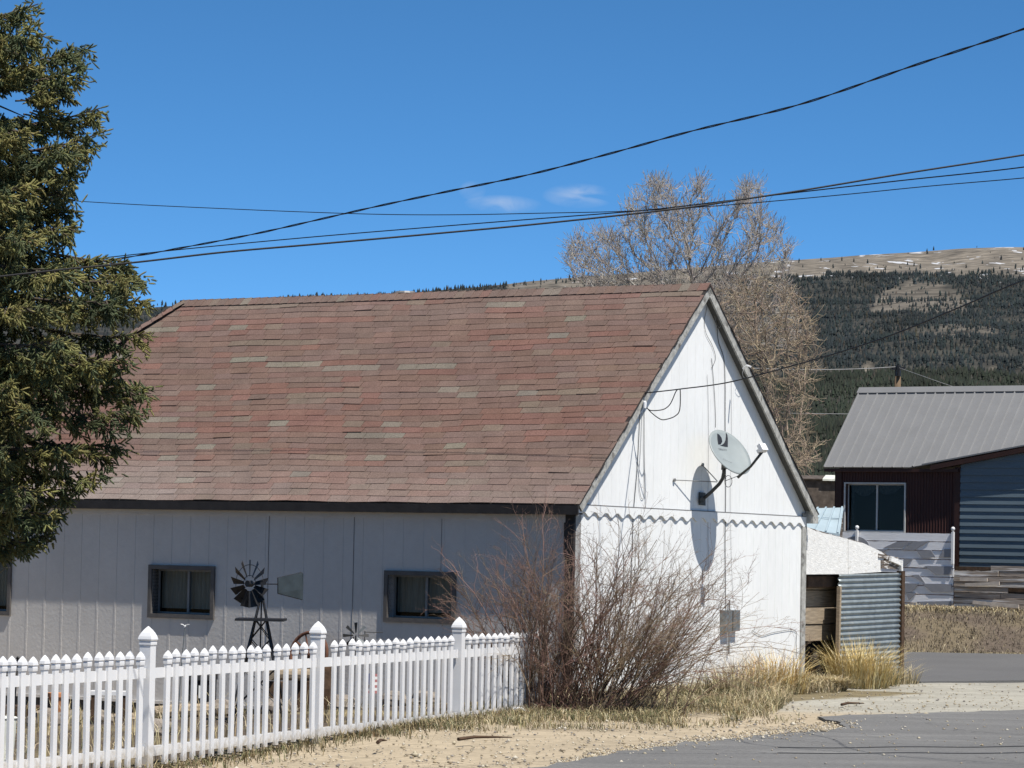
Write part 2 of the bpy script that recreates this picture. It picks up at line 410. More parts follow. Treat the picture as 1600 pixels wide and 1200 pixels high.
def near_edge(x):
    if x < 3.6: 
        e = [onz(px, py) for px, py in ((700, 1222), (850, 1199), (960, 1178), (1080, 1162), (1200, 1150), (1326, 1138))]
        for a, b in zip(e[:-1], e[1:]):
            if a.x <= x < b.x: return a.y + (b.y - a.y) * (x - a.x) / (b.x - a.x)
        return 0 if x < e[0].x else e[-1].y
    return 36.0
scatter_stones()

# ------------------------------------------------------------------ mountain and its forest
CREST = [(-900, 560), (-400, 520), (0, 490), (240, 481), (350, 472), (450, 466), (540, 464), (600, 458), (680, 452), (760, 445), (860, 436), (1000, 425), (1200, 406), (1300, 400), (1400, 393), (1500, 387), (1560, 385), (1700, 388), (2100, 430), (2600, 500)]
def crest(px):
    for (a, ya), (b, yb) in zip(CREST[:-1], CREST[1:]):
        if a <= px <= b: return ya + (yb - ya) * (px - a) / (b - a)
    return 560
hor = lambda px: 852.6 + .0192 * (px - 800)
Y0, Y1, A0 = 560.0, 4600.0, .0105
def hill_pt(px, fr):                        # fr 0 base .. 1 crest by elevation angle
    ca = (hor(px) - crest(px)) / FPX; t = fr ** 1.15; Y = Y0 * (Y1 / Y0) ** t
    a = A0 + (ca - A0) * fr
    Y *= 1 + .05 * noise.noise((px * .004, fr * 3, 2)); X = (px - 800) / FPX * Y
    return Vector((X, Y, EYE.z + Y * a))
def forest_d(px, fr):
    y = hor(px) - fr * (hor(px) - crest(px)); n = noise.noise((px * .02, y * .04, 0)) + .5 * noise.noise((px * .06, y * .1, 3))
    if px > 1120:
        line = 432 + 8 * n + (10 if 1200 < px < 1290 else 0)
        if y < line: return .035 + .03 * n if y > 415 else .006
        if ((px - 1440) / 78) ** 2 + ((y - 478) / 24) ** 2 + .5 * n < 1 or (y > 445 and ((px - 1395) / 45) ** 2 + ((y - 490) / 13) ** 2 + .5 * n < 1): return .24
        if ((px - 1500) / 75) ** 2 + ((y - 540) / 17) ** 2 + .7 * n < .9: return .42
        for cx in (1358, 1548):
            if abs(px - cx) < 9 and 590 < y < 602: return .05
        return min(1, 1.02 + .45 * noise.noise((px * .013, y * .035, 11)) + .25 * noise.noise((px * .05, y * .09, 4)))
    if px < 790: return 1.0 if px < 740 or y > crest(px) + 5 else .5
    return 1.0 if y > 462 + 10 * n else (.12 if y > 436 else .03)
def build_hill():
    pxs = list(range(-900, 2601, 14)); NR = 56; vs = []; cs = []
    mead = np.array((.150, .130, .103)); fl = np.array((.026, .026, .021)); low = np.array((.12, .10, .07))
    for r in range(NR + 4):
        for px in pxs:
            if r < NR:
                fr = r / (NR - 1); p = hill_pt(px, fr)
                p.z += (noise.noise((p.x * .004, p.y * .004, 0)) * 10 + noise.noise((p.x * .015, p.y * .012, 5)) * 4) * min(1, fr * 4) * (1 if r < NR - 1 else .3)
                d = forest_d(px, min(fr, .999)); c = mead * (1 + .25 * noise.noise((px * .03, fr * 30, 1))); c = c + (fl - c) * min(1, d * 1.5) * .94
            else:
                p = hill_pt(px, 1.0); k = r - NR + 1; p = p + Vector((0, 250 * k, -18 * k * k)); c = mead
            vs.append(p); cs.append(c)
    n = len(pxs); I = np.arange((NR + 4) * n).reshape(NR + 4, n)
    F = np.stack([I[:-1, :-1], I[:-1, 1:], I[1:, 1:], I[1:, :-1]], -1).reshape(-1, 4)
    M_hill = mat('meadow_hill', (.2, .17, .13), .95, .012, .2, attr=True, ns2=.05, na2=.55)
    nt = M_hill.node_tree; n_ = nt.nodes; l_ = nt.links; b = n_['Principled BSDF']
    src = b.inputs['Base Color'].links[0].from_socket
    tco = n_.new('ShaderNodeTexCoord'); mpp = n_.new('ShaderNodeMapping'); mpp.inputs['Scale'].default_value = (.011, .0035, .022)
    l_.new(tco.outputs['Object'], mpp.inputs[0]); ns_ = n_.new('ShaderNodeTexNoise'); ns_.inputs['Scale'].default_value = 3.2; ns_.inputs['Detail'].default_value = 3
    l_.new(mpp.outputs[0], ns_.inputs['Vector']); mr = n_.new('ShaderNodeMapRange'); mr.inputs[1].default_value = .635; mr.inputs[2].default_value = .65; l_.new(ns_.outputs['Fac'], mr.inputs[0])
    sp = n_.new('ShaderNodeSeparateXYZ'); l_.new(tco.outputs['Object'], sp.inputs[0])
    mr2 = n_.new('ShaderNodeMapRange'); mr2.inputs[1].default_value = 285; mr2.inputs[2].default_value = 315; l_.new(sp.outputs[2], mr2.inputs[0])
    mm = n_.new('ShaderNodeMath'); mm.operation = 'MULTIPLY'; l_.new(mr.outputs[0], mm.inputs[0]); l_.new(mr2.outputs[0], mm.inputs[1])
    mr3 = n_.new('ShaderNodeMapRange'); mr3.inputs[1].default_value = 0; mr3.inputs[2].default_value = 60; l_.new(sp.outputs[0], mr3.inputs[0]); m2 = n_.new('ShaderNodeMath'); m2.operation = 'MULTIPLY'; l_.new(mm.outputs[0], m2.inputs[0]); l_.new(mr3.outputs[0], m2.inputs[1]); mm = m2
    mix = n_.new('ShaderNodeMix'); mix.data_type = 'RGBA'; l_.new(mm.outputs[0], mix.inputs[0]); l_.new(src, mix.inputs[6]); mix.inputs[7].default_value = (.44, .45, .47, 1)
    l_.new(mix.outputs[2], b.inputs['Base Color'])
    tag(np_mesh('mountain', np.array(vs), F, M_hill, np.array(cs), smooth=True), kind='structure')
build_hill()
def build_forest():
    P = []; H = []; C = []
    def put(px, fr):
        if random.random() > forest_d(px, fr): return
        p = hill_pt(px, fr)
        p.z += (noise.noise((p.x * .004, p.y * .004, 0)) * 10 + noise.noise((p.x * .015, p.y * .012, 5)) * 4) * min(1, fr * 4) - .3
        h = (2.3 + 4.3 * random.random() ** 1.3) * (p.y / 3000) ** .55
        P.append(p); H.append(h)
        b = (.017, .024, .025) if fr > .55 else (.020, .026, .017)
        if random.random() < .06: b = (.040, .036, .027)
        cl = noise.noise((px * .01, fr * 9, 21)); b = tuple(q * (1 + .45 * cl) for q in b); C.append(jit(b, .3))
    for _ in range(44000): put(random.uniform(1130, 1640), random.uniform(.02, .995))
    for _ in range(24000): put(random.uniform(-420, 1130), random.uniform(.02, .93))
    for _ in range(7600):
        px = random.uniform(-420, 1130); top = crest(px); y = random.uniform(top + .5, top + 34); put(px, (hor(px) - y) / (hor(px) - top))
    P = np.array(P); H = np.array(H); C = np.array(C); n = len(P); S = 4
    ang = np.arange(S) * 2 * PI / S; rows = []
    ph = rng.uniform(0, 6.28, n)
    tiers = ((.0, .24), (.42, .13), (.40, .20), (1.0, .004))
    for z, r in tiers:
        a = ang[None] + ph[:, None]; rad = r * H[:, None] * rng.uniform(.7, 1.25, (n, S))
        rows.append(np.stack([P[:, 0, None] + rad * np.cos(a), P[:, 1, None] + rad * np.sin(a), P[:, 2, None] + z * H[:, None] + 0 * a], -1))
    V = np.stack(rows, 1).reshape(n, -1, 3); F = []
    for t in (0, 2):
        for k in range(S): F.append((t * S + k, t * S + (k + 1) % S, (t + 1) * S + (k + 1) % S, (t + 1) * S + k))
    F = np.array(F)[None] + (np.arange(n) * S * 4)[:, None, None]
    tag(np_mesh('forest', V.reshape(-1, 3), F.reshape(-1, 4), M_pine, np.repeat(C, S * 4, 0)), kind='stuff')
build_forest()

# ------------------------------------------------------------------ white house
house = thing('white_house', 'white wooden house with faded reddish shingle roof and steep gable', 'house', HO, YAW)
WW, LL, HB = 5.90, 11.3, -.28          # gable width, wall length, wall bottom
EZ, EY, RZ, RX0, RX1, RY = 2.337, -.149, 5.212, .132, -8.456, 2.951
def zu(y): return EZ + (min(y, 2 * RY - y) - EY) / 3.1 * 2.875 - .09     # underside of the roof over y
WIN = [(-58, 17, 852, 962), (234, 335, 882, 968), (602, 712, 891, 975)]
wx = []
for (xa, xb, ya, yb) in WIN:
    a, b = lw(xa, ya), lw(xb, yb); a2, b2 = lw(xb, ya + 3), lw(xa, yb - 3)
    wx.append((a.x, b.x, (b.z + b2.z) / 2, (a.z + a2.z) / 2))
FB = .055
mb = MB(); xs = sorted([-LL, 0] + [v for q in wx for v in (q[0] + FB, q[1] - FB)])
zt = 2.28
for i in range(len(xs) - 1):
    x0, x1 = xs[i], xs[i + 1]; hole = [q for q in wx if abs(q[0] + FB - x0) < 1e-6]
    if hole:
        q = hole[0]; mb.box((x0, 0, HB), (x1, .12, q[2] + FB)); mb.box((x0, 0, q[3] - FB), (x1, .12, zt))
    else: mb.box((x0, 0, HB), (x1, .12, zt))
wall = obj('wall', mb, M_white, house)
bt = MB(); x = lw(41, 980).x; ph = x % .305; x = -LL + .1
x = -LL + ((ph + LL) % .305)
while x < -.15:
    segs = [(HB + .02, zt - .02)]
    for q in wx:
        if q[0] - .02 < x < q[1] + .02: segs = [(HB + .02, q[2] - .005), (q[3] + .005, zt - .02)]
    for z0, z1 in segs:
        bt.box((x - .017, -.0032, z0), (x + .017, .004, z1))
    x += .305
obj('batten', bt, M_white, wall)
sm = MB()
for px in (553, 690, 420):
    x = lw(px, 850).x
    z0 = HB
    for q in wx:
        if q[0] < x < q[1]: z0 = q[3] + .01
    sm = MB(); sm.box((x - .003, -.0062, z0), (x + .003, .004, zt - .03)); obj('panel_seam', sm, M_seam, wall)
sc = MB(); n = 0; X = -LL; pts = []      # scalloped trim under the eave, long side
while X < -.14: pts.append((X, 0, 2.16 - .018 * abs(math.sin(X * PI / .30)))); X += .03
sc.prism([(p[0], -.012, p[2]) for p in pts] + [(-.14, -.012, 2.24), (-LL, -.012, 2.24)], (0, .014, 0))
obj('trim', sc, M_white, wall)
sk = MB(); sk.box((-LL, .02, -.9), (0, .12, HB - .002)); obj('skirting', sk, M_skirt, house)
dr = MB(); dr.box((-LL, -.035, HB - .03), (-1.2, .0, HB + .01)); obj('drip_edge', dr, M_white, house)
# gable wall
mb = MB(); poly = [(0, 0.0, -.4), (0, WW, -.4), (0, WW, zu(WW) - .02), (0, RY, zu(RY)), (0, 0.0, zu(0) - .02)]
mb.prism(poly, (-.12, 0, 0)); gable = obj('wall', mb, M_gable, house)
rb = MB(); y = .2
while y < WW - .1:
    rb.box((0, y - .004, -.3), (.0022, y + .004, zu(y) - .04)); y += .203
obj('batten', rb, M_gable, gable)
lz0 = gw(905, 789).z; lz1 = gw(1256, 808).z
TR = MB(); pts = []; y = .0
zb = lambda y: (lz0 + (lz1 - lz0) * y / WW)
while y <= WW: pts.append((.024, y, zb(y) - .080 - .055 * (.5 + .5 * math.cos(y * 2 * PI / .265)) ** 1.3)); y += .02
TR.prism(pts + [(.024, WW, zb(WW)), (.024, 0, zb(0))], (-.022, 0, 0)); obj('trim', TR, M_gable, gable)
dl = MB(); dl.add([(.0262, 0.01, zb(0) + .002), (.0262, WW - .01, zb(WW) + .002), (.0262, WW - .01, zb(WW) + .012), (.0262, .01, zb(0) + .012), (0, .01, zb(0) + .012), (0, WW - .01, zb(WW) + .012)], [(0, 1, 2, 3), (3, 2, 5, 4)])
obj('panel_seam', dl, M_seam, gable)
# other walls (back and far end)
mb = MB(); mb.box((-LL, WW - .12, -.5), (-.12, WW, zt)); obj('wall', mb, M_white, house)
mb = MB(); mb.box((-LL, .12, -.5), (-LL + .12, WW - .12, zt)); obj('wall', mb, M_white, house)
# corner boards
mb = MB(); mb.box((-.135, -.022, -.4), (-.002, -.001, 2.22)); mb.box((-.14, -.045, 1.72), (.0, -.0225, 2.12)); obj('corner_board', mb, M_dark, house)
mb = MB(); mb.box((.001, WW - .10, -.4), (.022, WW + .02, zu(WW) - .04)); obj('corner_board', mb, M_rake, house)
# roof
deck = MB()
def slope_pt(x, k, lift=0.0, back=False):
    y = EY + 3.1 * k; z = EZ + 2.875 * k; n = Vector((0, -2.875, 3.1)).normalized()
    sg = -.034 * math.sin(PI * k) * ss(.2, -3, x) + .018 * noise.noise((x * .5, k * 3, 0)) * math.sin(PI * k) + .004 * noise.noise((x * 2.0, k * 20, 9)) * min(1, k * 8)
    p = Vector((x, y, z)) + n * (lift + sg)
    if back: p.y = 2 * RY - p.y
    return p
hipx = lambda k: RX1 - 3.1 * (1 - k)
for back in (False, True):
    P = []
    for lift in (-.012, -.075):
        for k in (0, .25, .5, .75, 1.0):
            P += [slope_pt(hipx(k), k, lift - .125, back), slope_pt(RX0 - .03, k, lift - (.03 if lift > -.05 else 0), back)]
    fs = [(2 * i, 2 * i + 1, 2 * i + 3, 2 * i + 2) for i in range(4)] + [(10 + 2 * i, 12 + 2 * i, 13 + 2 * i, 11 + 2 * i) for i in range(4)]
    fs += [(2 * i + 1, 11 + 2 * i, 13 + 2 * i, 2 * i + 3) for i in range(4)] + [(0, 10, 11, 1)]
    deck.add(P, fs)
roof = obj('roof', deck, M_soffit, house)
def tab_col(x, k):
    n = noise.noise((x * .8, k * 9, 3)); r = random.random()
    c = (.122, .081, .071)
    if r < .05 + .06 * n: c = (.137, .121, .106)
    elif r < .12: c = (.128, .098, .084)
    elif r < .24 + .5 * max(0, noise.noise((x * .5 + 7, k * 4, 8))): c = (.130, .075, .065)
    elif r < .62: c = (.118, .083, .075)
    c = jit((c[0] * 1.28, c[1] * 1.25, c[2] * 1.15), .07)
    bl = ss(.24, .02, k) * .26 + .50 * ss(.3, .06, k) * ss(-5.6, -7.6, x) * (.6 + .8 * max(0, noise.noise((x * 1.7, k * 12, 0)))) + .1 * ss(.75, 1, k)
    w_ = (.29, .25, .225); return tuple(a + (b_ - a) * min(.8, bl) for a, b_ in zip(c, w_))
sh = MB(); NC = 37
random.seed(11)
def tabs(pt, x0f, x1f, off=0):
    for i in range(NC):
        k0, k1 = i / NC, (i + 1) / NC; xl, xr = x0f((k0 + k1) / 2), x1f(k0); x = xl - .30 + ((i % 2) * .152 + random.uniform(-.02, .02)); pc = None
        x -= (x - xl) // .305 * .305 + .305; 
        wv = random.uniform(0, 6); pale = False
        while x < xr:
            a, b = max(x + .0045, xl), min(x + .3005, xr + random.uniform(-.006, .006))
            x += .305
            if b - a < .03: continue
            if pc is None or pale or random.random() > .38: pc = tab_col(a, k0)
            pale = pc[1] > pc[0] * .93 and random.random() < .7
            c = pc if random.random() > .5 else jit(pc, .06)
            q = lambda t: .0034 * noise.noise((t * 1.1, i * .35, 2)) + .0014 * math.sin(t * 4.3 + 2 * wv) + .006 * noise.noise((t * .5, i * .1, 6))
            dk = random.uniform(-.0006, .0006); li = random.uniform(.006, .0105) + (.007 if random.random() < .025 else 0); lj = li + random.uniform(-.003, .003)
            ka, kb = k0 + dk + q(a), k0 + dk + q(b)
            ku, kv = min(1.004, k1 + .006 + q(a)), min(1.004, k1 + .006 + q(b))
            vs = [pt(a, ka, li), pt(b, kb, lj), pt(b, kv, .003), pt(a, ku, .003), pt(a, ka, -.004), pt(b, kb, -.004), pt(b, kv, -.004), pt(a, ku, -.004)]
            sh.add(vs, [(0, 1, 2, 3), (4, 5, 1, 0), (5, 6, 2, 1), (7, 4, 0, 3)], c)
tabs(lambda x, k, l: slope_pt(x, k, l), hipx, lambda k: RX0)
tabs(lambda x, k, l: slope_pt(x, k, l, True), hipx, lambda k: RX0)
def hip_pt(s, k, l):        # hip end: s runs across, k up
    d = Vector((-2.875, 0, 3.1)).normalized(); return Vector((RX1 - 3.1 * (1 - k), s, EZ + 2.875 * k)) + d * l
tabs(hip_pt, lambda k: EY + 3.1 * k, lambda k: 2 * RY - EY - 3.1 * k)
# ridge and hip caps
def caps(p0, p1, nrm_a, nrm_b, nseg):
    p0, p1 = Vector(p0), Vector(p1); d = (p1 - p0) / nseg
    for i in range(nseg):
        a = p0 + d * i; b = a + d * 1.15; c = tab_col(a.x, 1)
        for sg in (nrm_a, nrm_b):
            s_ = Vector(sg); lift = Vector((0, 0, .016)); l2 = Vector((0, 0, .006))
            vs = [a + lift, a + s_ + lift, b + s_ + l2, b + l2, a, a + s_]
            sh.add(vs, [(0, 1, 2, 3), (4, 5, 1, 0)], c)
na, nb = Vector((0, -.11, -.11 * 2.875 / 3.1)), Vector((0, .11, -.11 * 2.875 / 3.1))
caps((RX0, RY, RZ + .008), (RX1, RY, RZ + .008), na, nb, 62)
hx = Vector((-.10, .0, -.0928))
caps((RX1 - 3.1, EY, EZ + .01), (RX1, RY, RZ + .01), Vector((.03, -.08, -.0928 * .8)) * 1.2 + Vector((.06, 0, .03)), Vector((-.08, .03, -.06)) * 1.2, 30)
obj('shingles', sh, M_shingle, roof)
mb = MB(); mb.box((RX1 - 3.08, EY - .018, EZ - .125), (RX0 - .005, EY + .004, EZ - .012)); mb.box((RX1 - 3.0, EY + .0045, EZ - .12), (RX0 - .03, -.013, EZ - .10)); obj('fascia', mb, M_dark, roof)
for back in (False, True):
    mb = MB()
    for i in range(12):
        k0, k1 = i / 12, (i + 1) / 12
        P = [slope_pt(RX0 - .028, k, l, back) for k in (k0, k1) for l in (-.012, -.115)] + [slope_pt(RX0 - .002, k, l, back) for k in (k0, k1) for l in (-.012, -.115)]
        mb.add(P, [(0, 1, 3, 2), (4, 6, 7, 5), (1, 5, 7, 3), (0, 2, 6, 4)] + ([(0, 4, 5, 1)] if i == 0 else []))
    obj('rake_board', mb, M_rake, roof)
    mb = MB()           # dark felt edge above the rake board
    for i in range(34):
        k0, k1 = i / 34, (i + 1) / 34; e = RX0 + random.uniform(.002, .02)
        P = [slope_pt(x, k, l, back) for x in (RX0 - .05, e) for k in (k0, k1) for l in (-.0115, .002)]
        mb.add(P, [(4, 6, 7, 5), (0, 4, 5, 1), (2, 3, 7, 6), (1, 5, 7, 3), (0, 2, 6, 4)])
    obj('roof_edge', mb, M_deck, roof)
mb = MB(); yb = 2 * RY - EY          # boxed eave return on the far side
mb.prism([(RX0 - .006, WW + .001, EZ - .13), (RX0 - .006, yb, EZ - .13), (RX0 - .006, yb, EZ - .05), (RX0 - .006, WW + .001, EZ + .08)], (-.12, 0, 0)); obj('eave_return', mb, M_rake, roof)
mb = MB(); mb.box((RX1 - 3, yb - .01, EZ - .13), (RX0 - .13, yb + .01, EZ - .02)); obj('fascia', mb, M_dark, roof)
vp = at(617, 459, 43.6); q = MHI @ vp
mb = MB(); mb.lathe((q.x, q.y + .25, RZ - .4), [(0, .07), (.445, .07), (.45, .15), (.475, .13), (.48, .02)], 12); obj('vent_pipe', mb, M_alu, roof)
# windows of the long wall
def slider(parent, x0, x1, z0, z1, prot, rec, fw, frm, split, lbl=None):
    W = MB()
    W.box((x0, -prot, z0), (x1, .0, z0 + fw)); W.box((x0, -prot, z1 - fw), (x1, 0, z1))
    W.box((x0, -prot, z0 + fw), (x0 + fw, 0, z1 - fw)); W.box((x1 - fw, -prot, z0 + fw), (x1, 0, z1 - fw))
    W.box((x0 + fw - .012, 0, z0 + fw - .012), (x0 + fw, rec, z1 - fw + .012)); W.box((x1 - fw, 0, z0 + fw - .012), (x1 - fw + .012, rec, z1 - fw + .012))
    W.box((x0 + fw, 0, z0 + fw - .012), (x1 - fw, rec, z0 + fw)); W.box((x0 + fw, 0, z1 - fw), (x1 - fw, rec, z1 - fw + .012))
    win = obj('window', W, frm, parent)
    S = MB(); a, b, c, d = x0 + fw, x1 - fw, z0 + fw, z1 - fw; s = .024; y0, y1 = rec - .045, rec - .02; xm = a + (b - a) * split
    for (p, q_) in (((a, y0, c), (b, y1, c + s)), ((a, y0, d - s), (b, y1, d)), ((a, y0, c + s), (a + s, y1, d - s)), ((b - s, y0, c + s), (b, y1, d - s)), ((xm - s * .7, y0 - .012, c + s), (xm + s * .7, y1, d - s))): S.box(p, q_)
    obj('sash', S, M_alu if frm is not M_whframe else frm, win)
    for (p, q_) in ((a + s, xm - s * .7), (xm + s * .7, b - s)):
        G = MB(); G.add([(p, rec - .03, c + s), (q_, rec - .03, c + s), (q_, rec - .03, d - s), (p, rec - .03, d - s)], [(0, 1, 2, 3)]); obj('pane', G, M_glass, win)
    return win, (a, b, c, d)
for q in wx:
    win, (a, b, c, d) = slider(house, q[0], q[1], q[2], q[3], .030, .165, FB, M_frame, .52)
    K = MB(); cols = [a + (b - a) * i / 40 for i in range(41)]
    K.add([(x, .20 + .012 * math.sin(i * 1.9), z) for z in (c + .07, d + .05) for i, x in enumerate(cols)], [(i, i + 1, 42 + i, 41 + i) for i in range(40)]); obj('curtain', K, M_curtain, win)
    K = MB(); K.add([(a - .2, .17, c - .2), (b + .2, .17, c - .2), (b + .2, .17, d + .2), (a - .2, .17, d + .2), (a - .2, .7, c - .2), (b + .2, .7, c - .2), (b + .2, .7, d + .2), (a - .2, .7, d + .2)], [(4, 5, 6, 7), (0, 4, 7, 3), (1, 2, 6, 5), (0, 1, 5, 4), (3, 7, 6, 2)]); obj('interior', K, M_room, win)

# ------------------------------------------------------------------ things on the gable wall
def gpt(px, py, off=.03): return MH @ gw(px, py, off)
# satellite dish
FT = gw(1096, 783); dc = gw(1141, 706, .44)
dish = thing('satellite_dish', 'pale grey satellite dish on bent mast bolted to white gable wall', 'satellite dish', MH @ FT)
DO = MH @ FT
m_ = Vector((.575, -.585, .57)).normalized(); h_ = Vector((.725, .689, 0)); h_ = (h_ - m_ * h_.dot(m_)).normalized(); v_ = m_.cross(h_) * -1
if v_.z < 0: v_ = -v_
DC = MH @ dc - DO
def dpt(a, b, lift=0.0, A=.335, B=.345):
    r2 = (a / A) ** 2 + (b / B) ** 2; return DC + h_ * a + v_ * b + m_ * (.055 * (r2 - 1) + lift)
mb = MB(); NR, NA = 8, 40; vs = []
for lift in (0, -.012):
    for i in range(NR + 1):
        for k in range(NA):
            t = 2 * PI * k / NA; vs.append(dpt(.335 * i / NR * math.cos(t), .345 * i / NR * math.sin(t), lift))
fs = []; o2 = (NR + 1) * NA
for i in range(NR):
    for k in range(NA):
        k2 = (k + 1) % NA; fs += [(i * NA + k, (i + 1) * NA + k, (i + 1) * NA + k2, i * NA + k2), (o2 + i * NA + k, o2 + i * NA + k2, o2 + (i + 1) * NA + k2, o2 + (i + 1) * NA + k)]
for k in range(NA): fs.append((NR * NA + k, o2 + NR * NA + k, o2 + NR * NA + (k + 1) % NA, NR * NA + (k + 1) % NA))
mb.add(vs, fs); refl = obj('reflector', mb, M_dish, dish, smooth=True)
def flat(polys, c0, c1, s):
    M = MB()
    for pl in polys: M.add([dpt(c0 + x * s, c1 + y * s, .0035) for x, y in pl], [tuple(range(len(pl)))])
    return M
# emblem: left leaf and lower right swoosh of a broken D
def dish_ab(px, py):
    o = EYE - (DO + DC); d = ray(px, py); t = -o.dot(m_) / d.dot(m_); p = o + d * t; return p.dot(h_), p.dot(v_)
def facemark(polys):
    M = MB()
    for pl in polys:
        n = len(pl); M.add([dpt(*dish_ab(*p), .0035) for p in pl], [tuple(range(n))])
    return M
# emblem: a dark leaf and a dark curved corner with a pale swoosh between them
corner = [(1134.2, 675.5), (1137.0, 678.5), (1139.0, 684), (1140.6, 695.2)]
inner = [(1128.2, 693.0), (1131.5, 692.0), (1134.4, 689.6), (1135.8, 685.5), (1135.6, 680.0)]
em = facemark([[(1121.6, 676.5), (1125.5, 678.2), (1129.6, 682.4), (1131.4, 687.4), (1129.4, 691.2), (1125.2, 691.8), (1123.2, 684.5)], [corner[0], corner[1], inner[4]], [corner[1], corner[2], inner[3], inner[4]], [corner[2], corner[3], inner[2], inner[3]], [corner[3], inner[0], inner[1], inner[2]]]); obj('emblem', em, M_emblem, refl)
def text_on(txt, c0, c1, size):
    cu = bpy.data.curves.new('lettering', 'FONT'); cu.body = txt; cu.size = size; cu.align_x = 'CENTER'; cu.resolution_u = 3
    to = bpy.data.objects.new('lettering', cu); COL.objects.link(to)
    dg = bpy.context.evaluated_depsgraph_get(); me = bpy.data.meshes.new_from_object(to.evaluated_get(dg)); bpy.data.objects.remove(to)
    for v in me.vertices: v.co = dpt(c0 + v.co.x, c1 + v.co.y, .0035)
    me.materials.clear(); me.materials.append(M_letter); me.name = 'lettering'; link('lettering', me, refl)
M_letter = mat('lettering_grey', (.16, .17, .18), .7)
q_ = dish_ab(1133, 699.5); text_on('DIRECTV', q_[0], q_[1] - .01, .042)
scr = MB()
px_ = [(1132 + i * .8, 714 + i * .33 + 1.7 * math.sin(i * 1.7) * (1 if i < 5 else .4)) for i in range(20)]
for (a, b), (c, d) in zip(px_[:-1], px_[1:]):
    p, q = dish_ab(a, b), dish_ab(c, d); scr.add([dpt(p[0], p[1] - .004, .0035), dpt(q[0], q[1] - .004, .0035), dpt(q[0], q[1] + .003, .0035), dpt(p[0], p[1] + .003, .0035)], [(0, 1, 2, 3)])
obj('lettering', scr, M_letter, refl)
sub = lambda px, py, off: MH @ gw(px, py, off) - DO
el = [sub(1097, 781, .03), sub(1112, 768, .14), sub(1124, 756, .24), sub(1129, 748, .29), sub(1131, 738, .31), sub(1131, 728, .32)]
mb = MB(); mb.tube(el, .023, 10); mast = obj('mast', mb, M_mast, dish, smooth=True)
mb = MB(); mb.prism([sub(1092, 769, .01), sub(1101, 770, .01), sub(1101, 790, .01), sub(1092, 789, .01)], MH.to_3x3() @ Vector((.014, 0, 0)))
mb.tube([sub(1097, 781, .0), sub(1097, 781, .07)], .035, 10); obj('mount_plate', mb, M_mast, dish)
mb = MB(); bk = DC - m_ * .13; mb.tube([el[-1] - Vector((0, 0, .05)), el[-1], bk - v_ * .16, bk - v_ * .02], [.035, .04, .04, .045], 8); mb.tube([bk - v_ * .1, bk - v_ * .1 + m_ * .06], .03, 8); obj('bracket', mb, M_mast, dish)
bot = dpt(0, -.345, -.02); lnbp = MH @ gw(1190, 698, .80) - DO
lnbp = bot + m_ * .47 + v_ * .035
mb = MB(); mb.tube([bot - m_ * .05 - v_ * .0, bot, bot + m_ * .2 - v_ * .01, lnbp], [.02, .018, .016, .018], 8); arm = obj('feed_arm', mb, M_mast, dish, smooth=True)
Q = Matrix((h_, m_, v_)).transposed().to_4x4(); Q.translation = lnbp + v_ * .03
mb = MB(); mb.box((-.055, -.01, -.045), (.055, .055, .06), Q); mb.box((-.025, -.07, -.02), (.025, -.01, .03), Q); obj('feed_horn', mb, M_lnb, arm, bevel=.006)
for (a, b) in (((1121, 752, .24), (1097, 726, .01)), ((1120, 753, .23), (1053, 750, .01))):
    mb = MB(); mb.tube([sub(*a), sub(*b)], .0065, 6); e = sub(*b); mb.tube([e, e + MH.to_3x3() @ Vector((.02, 0, 0))], .022, 8); obj('strut', mb, M_alu, dish)
lp = [sub(1133, 742, .32)] + [DC + (sub(1138, 752, .34) - DC) + h_ * .07 * math.cos(t) + Vector((0, 0, .075 * math.sin(t))) for t in np.linspace(PI, -PI, 14)] + [bot]
mb = MB(); mb.tube(lp, .004, 5); obj('cable', mb, M_cable, dish)
lp = [dpt(0, .30, .0), ]
# wall cables
def wall_cable(pts, r, m_, label, cat='cable', off=.012, world=None):
    P = [MH @ gw(p[0], p[1], p[2] if len(p) > 2 else off) for p in pts]
    o = MB(); 
    # smooth by subdividing
    Q_ = []
    for i in range(len(P) - 1):
        p0, p1, p2, p3 = P[max(0, i - 1)], P[i], P[i + 1], P[min(len(P) - 1, i + 2)]
        for k in range(6):
            t = k / 6; Q_.append(.5 * ((2 * p1) + (p2 - p0) * t + (2 * p0 - 5 * p1 + 4 * p2 - p3) * t * t + (3 * p1 - p0 - 3 * p2 + p3) * t ** 3))
    Q_.append(P[-1]); o.tube(Q_, r * .75, 5); return tag(obj('cable', o, m_, smooth=True), label, cat)
wall_cable([(1105, 585), (1107, 640), (1107, 720), (1106, 800), (1107, 880), (1108, 960)], .0035, M_cablew, 'thin grey cable running straight down gable left of the dish face')
wall_cable([(1112, 560), (1116, 610), (1118, 650), (1118, 668)], .0045, M_cable, 'short black cable dropping to the top rim of the satellite dish')
wall_cable([(1120, 490, .05), (1122, 530), (1131, 560), (1133, 600), (1133, 660), (1134, 760), (1133, 850), (1134, 940), (1134, 955)], .006, M_cable, 'black cable running from the rake past the dish to the meter box')
wall_cable([(1143, 590), (1143, 680), (1141, 780), (1143, 880), (1146, 940)], .003, M_cablew, 'pale thin cable just right of the black meter cable')
wall_cable([(1000, 640), (998, 690), (995, 740), (990, 800), (988, 860), (985, 930)], .0055, M_cable, 'dark cable leftmost of the bundle under the left rake')
wall_cable([(1003, 645), (1001, 700), (998, 750), (1001, 775), (1005, 779), (1007, 765), (1006, 700), (1006, 640)], .0045, M_cablew, 'grey cable hanging in a long slack loop under left rake')
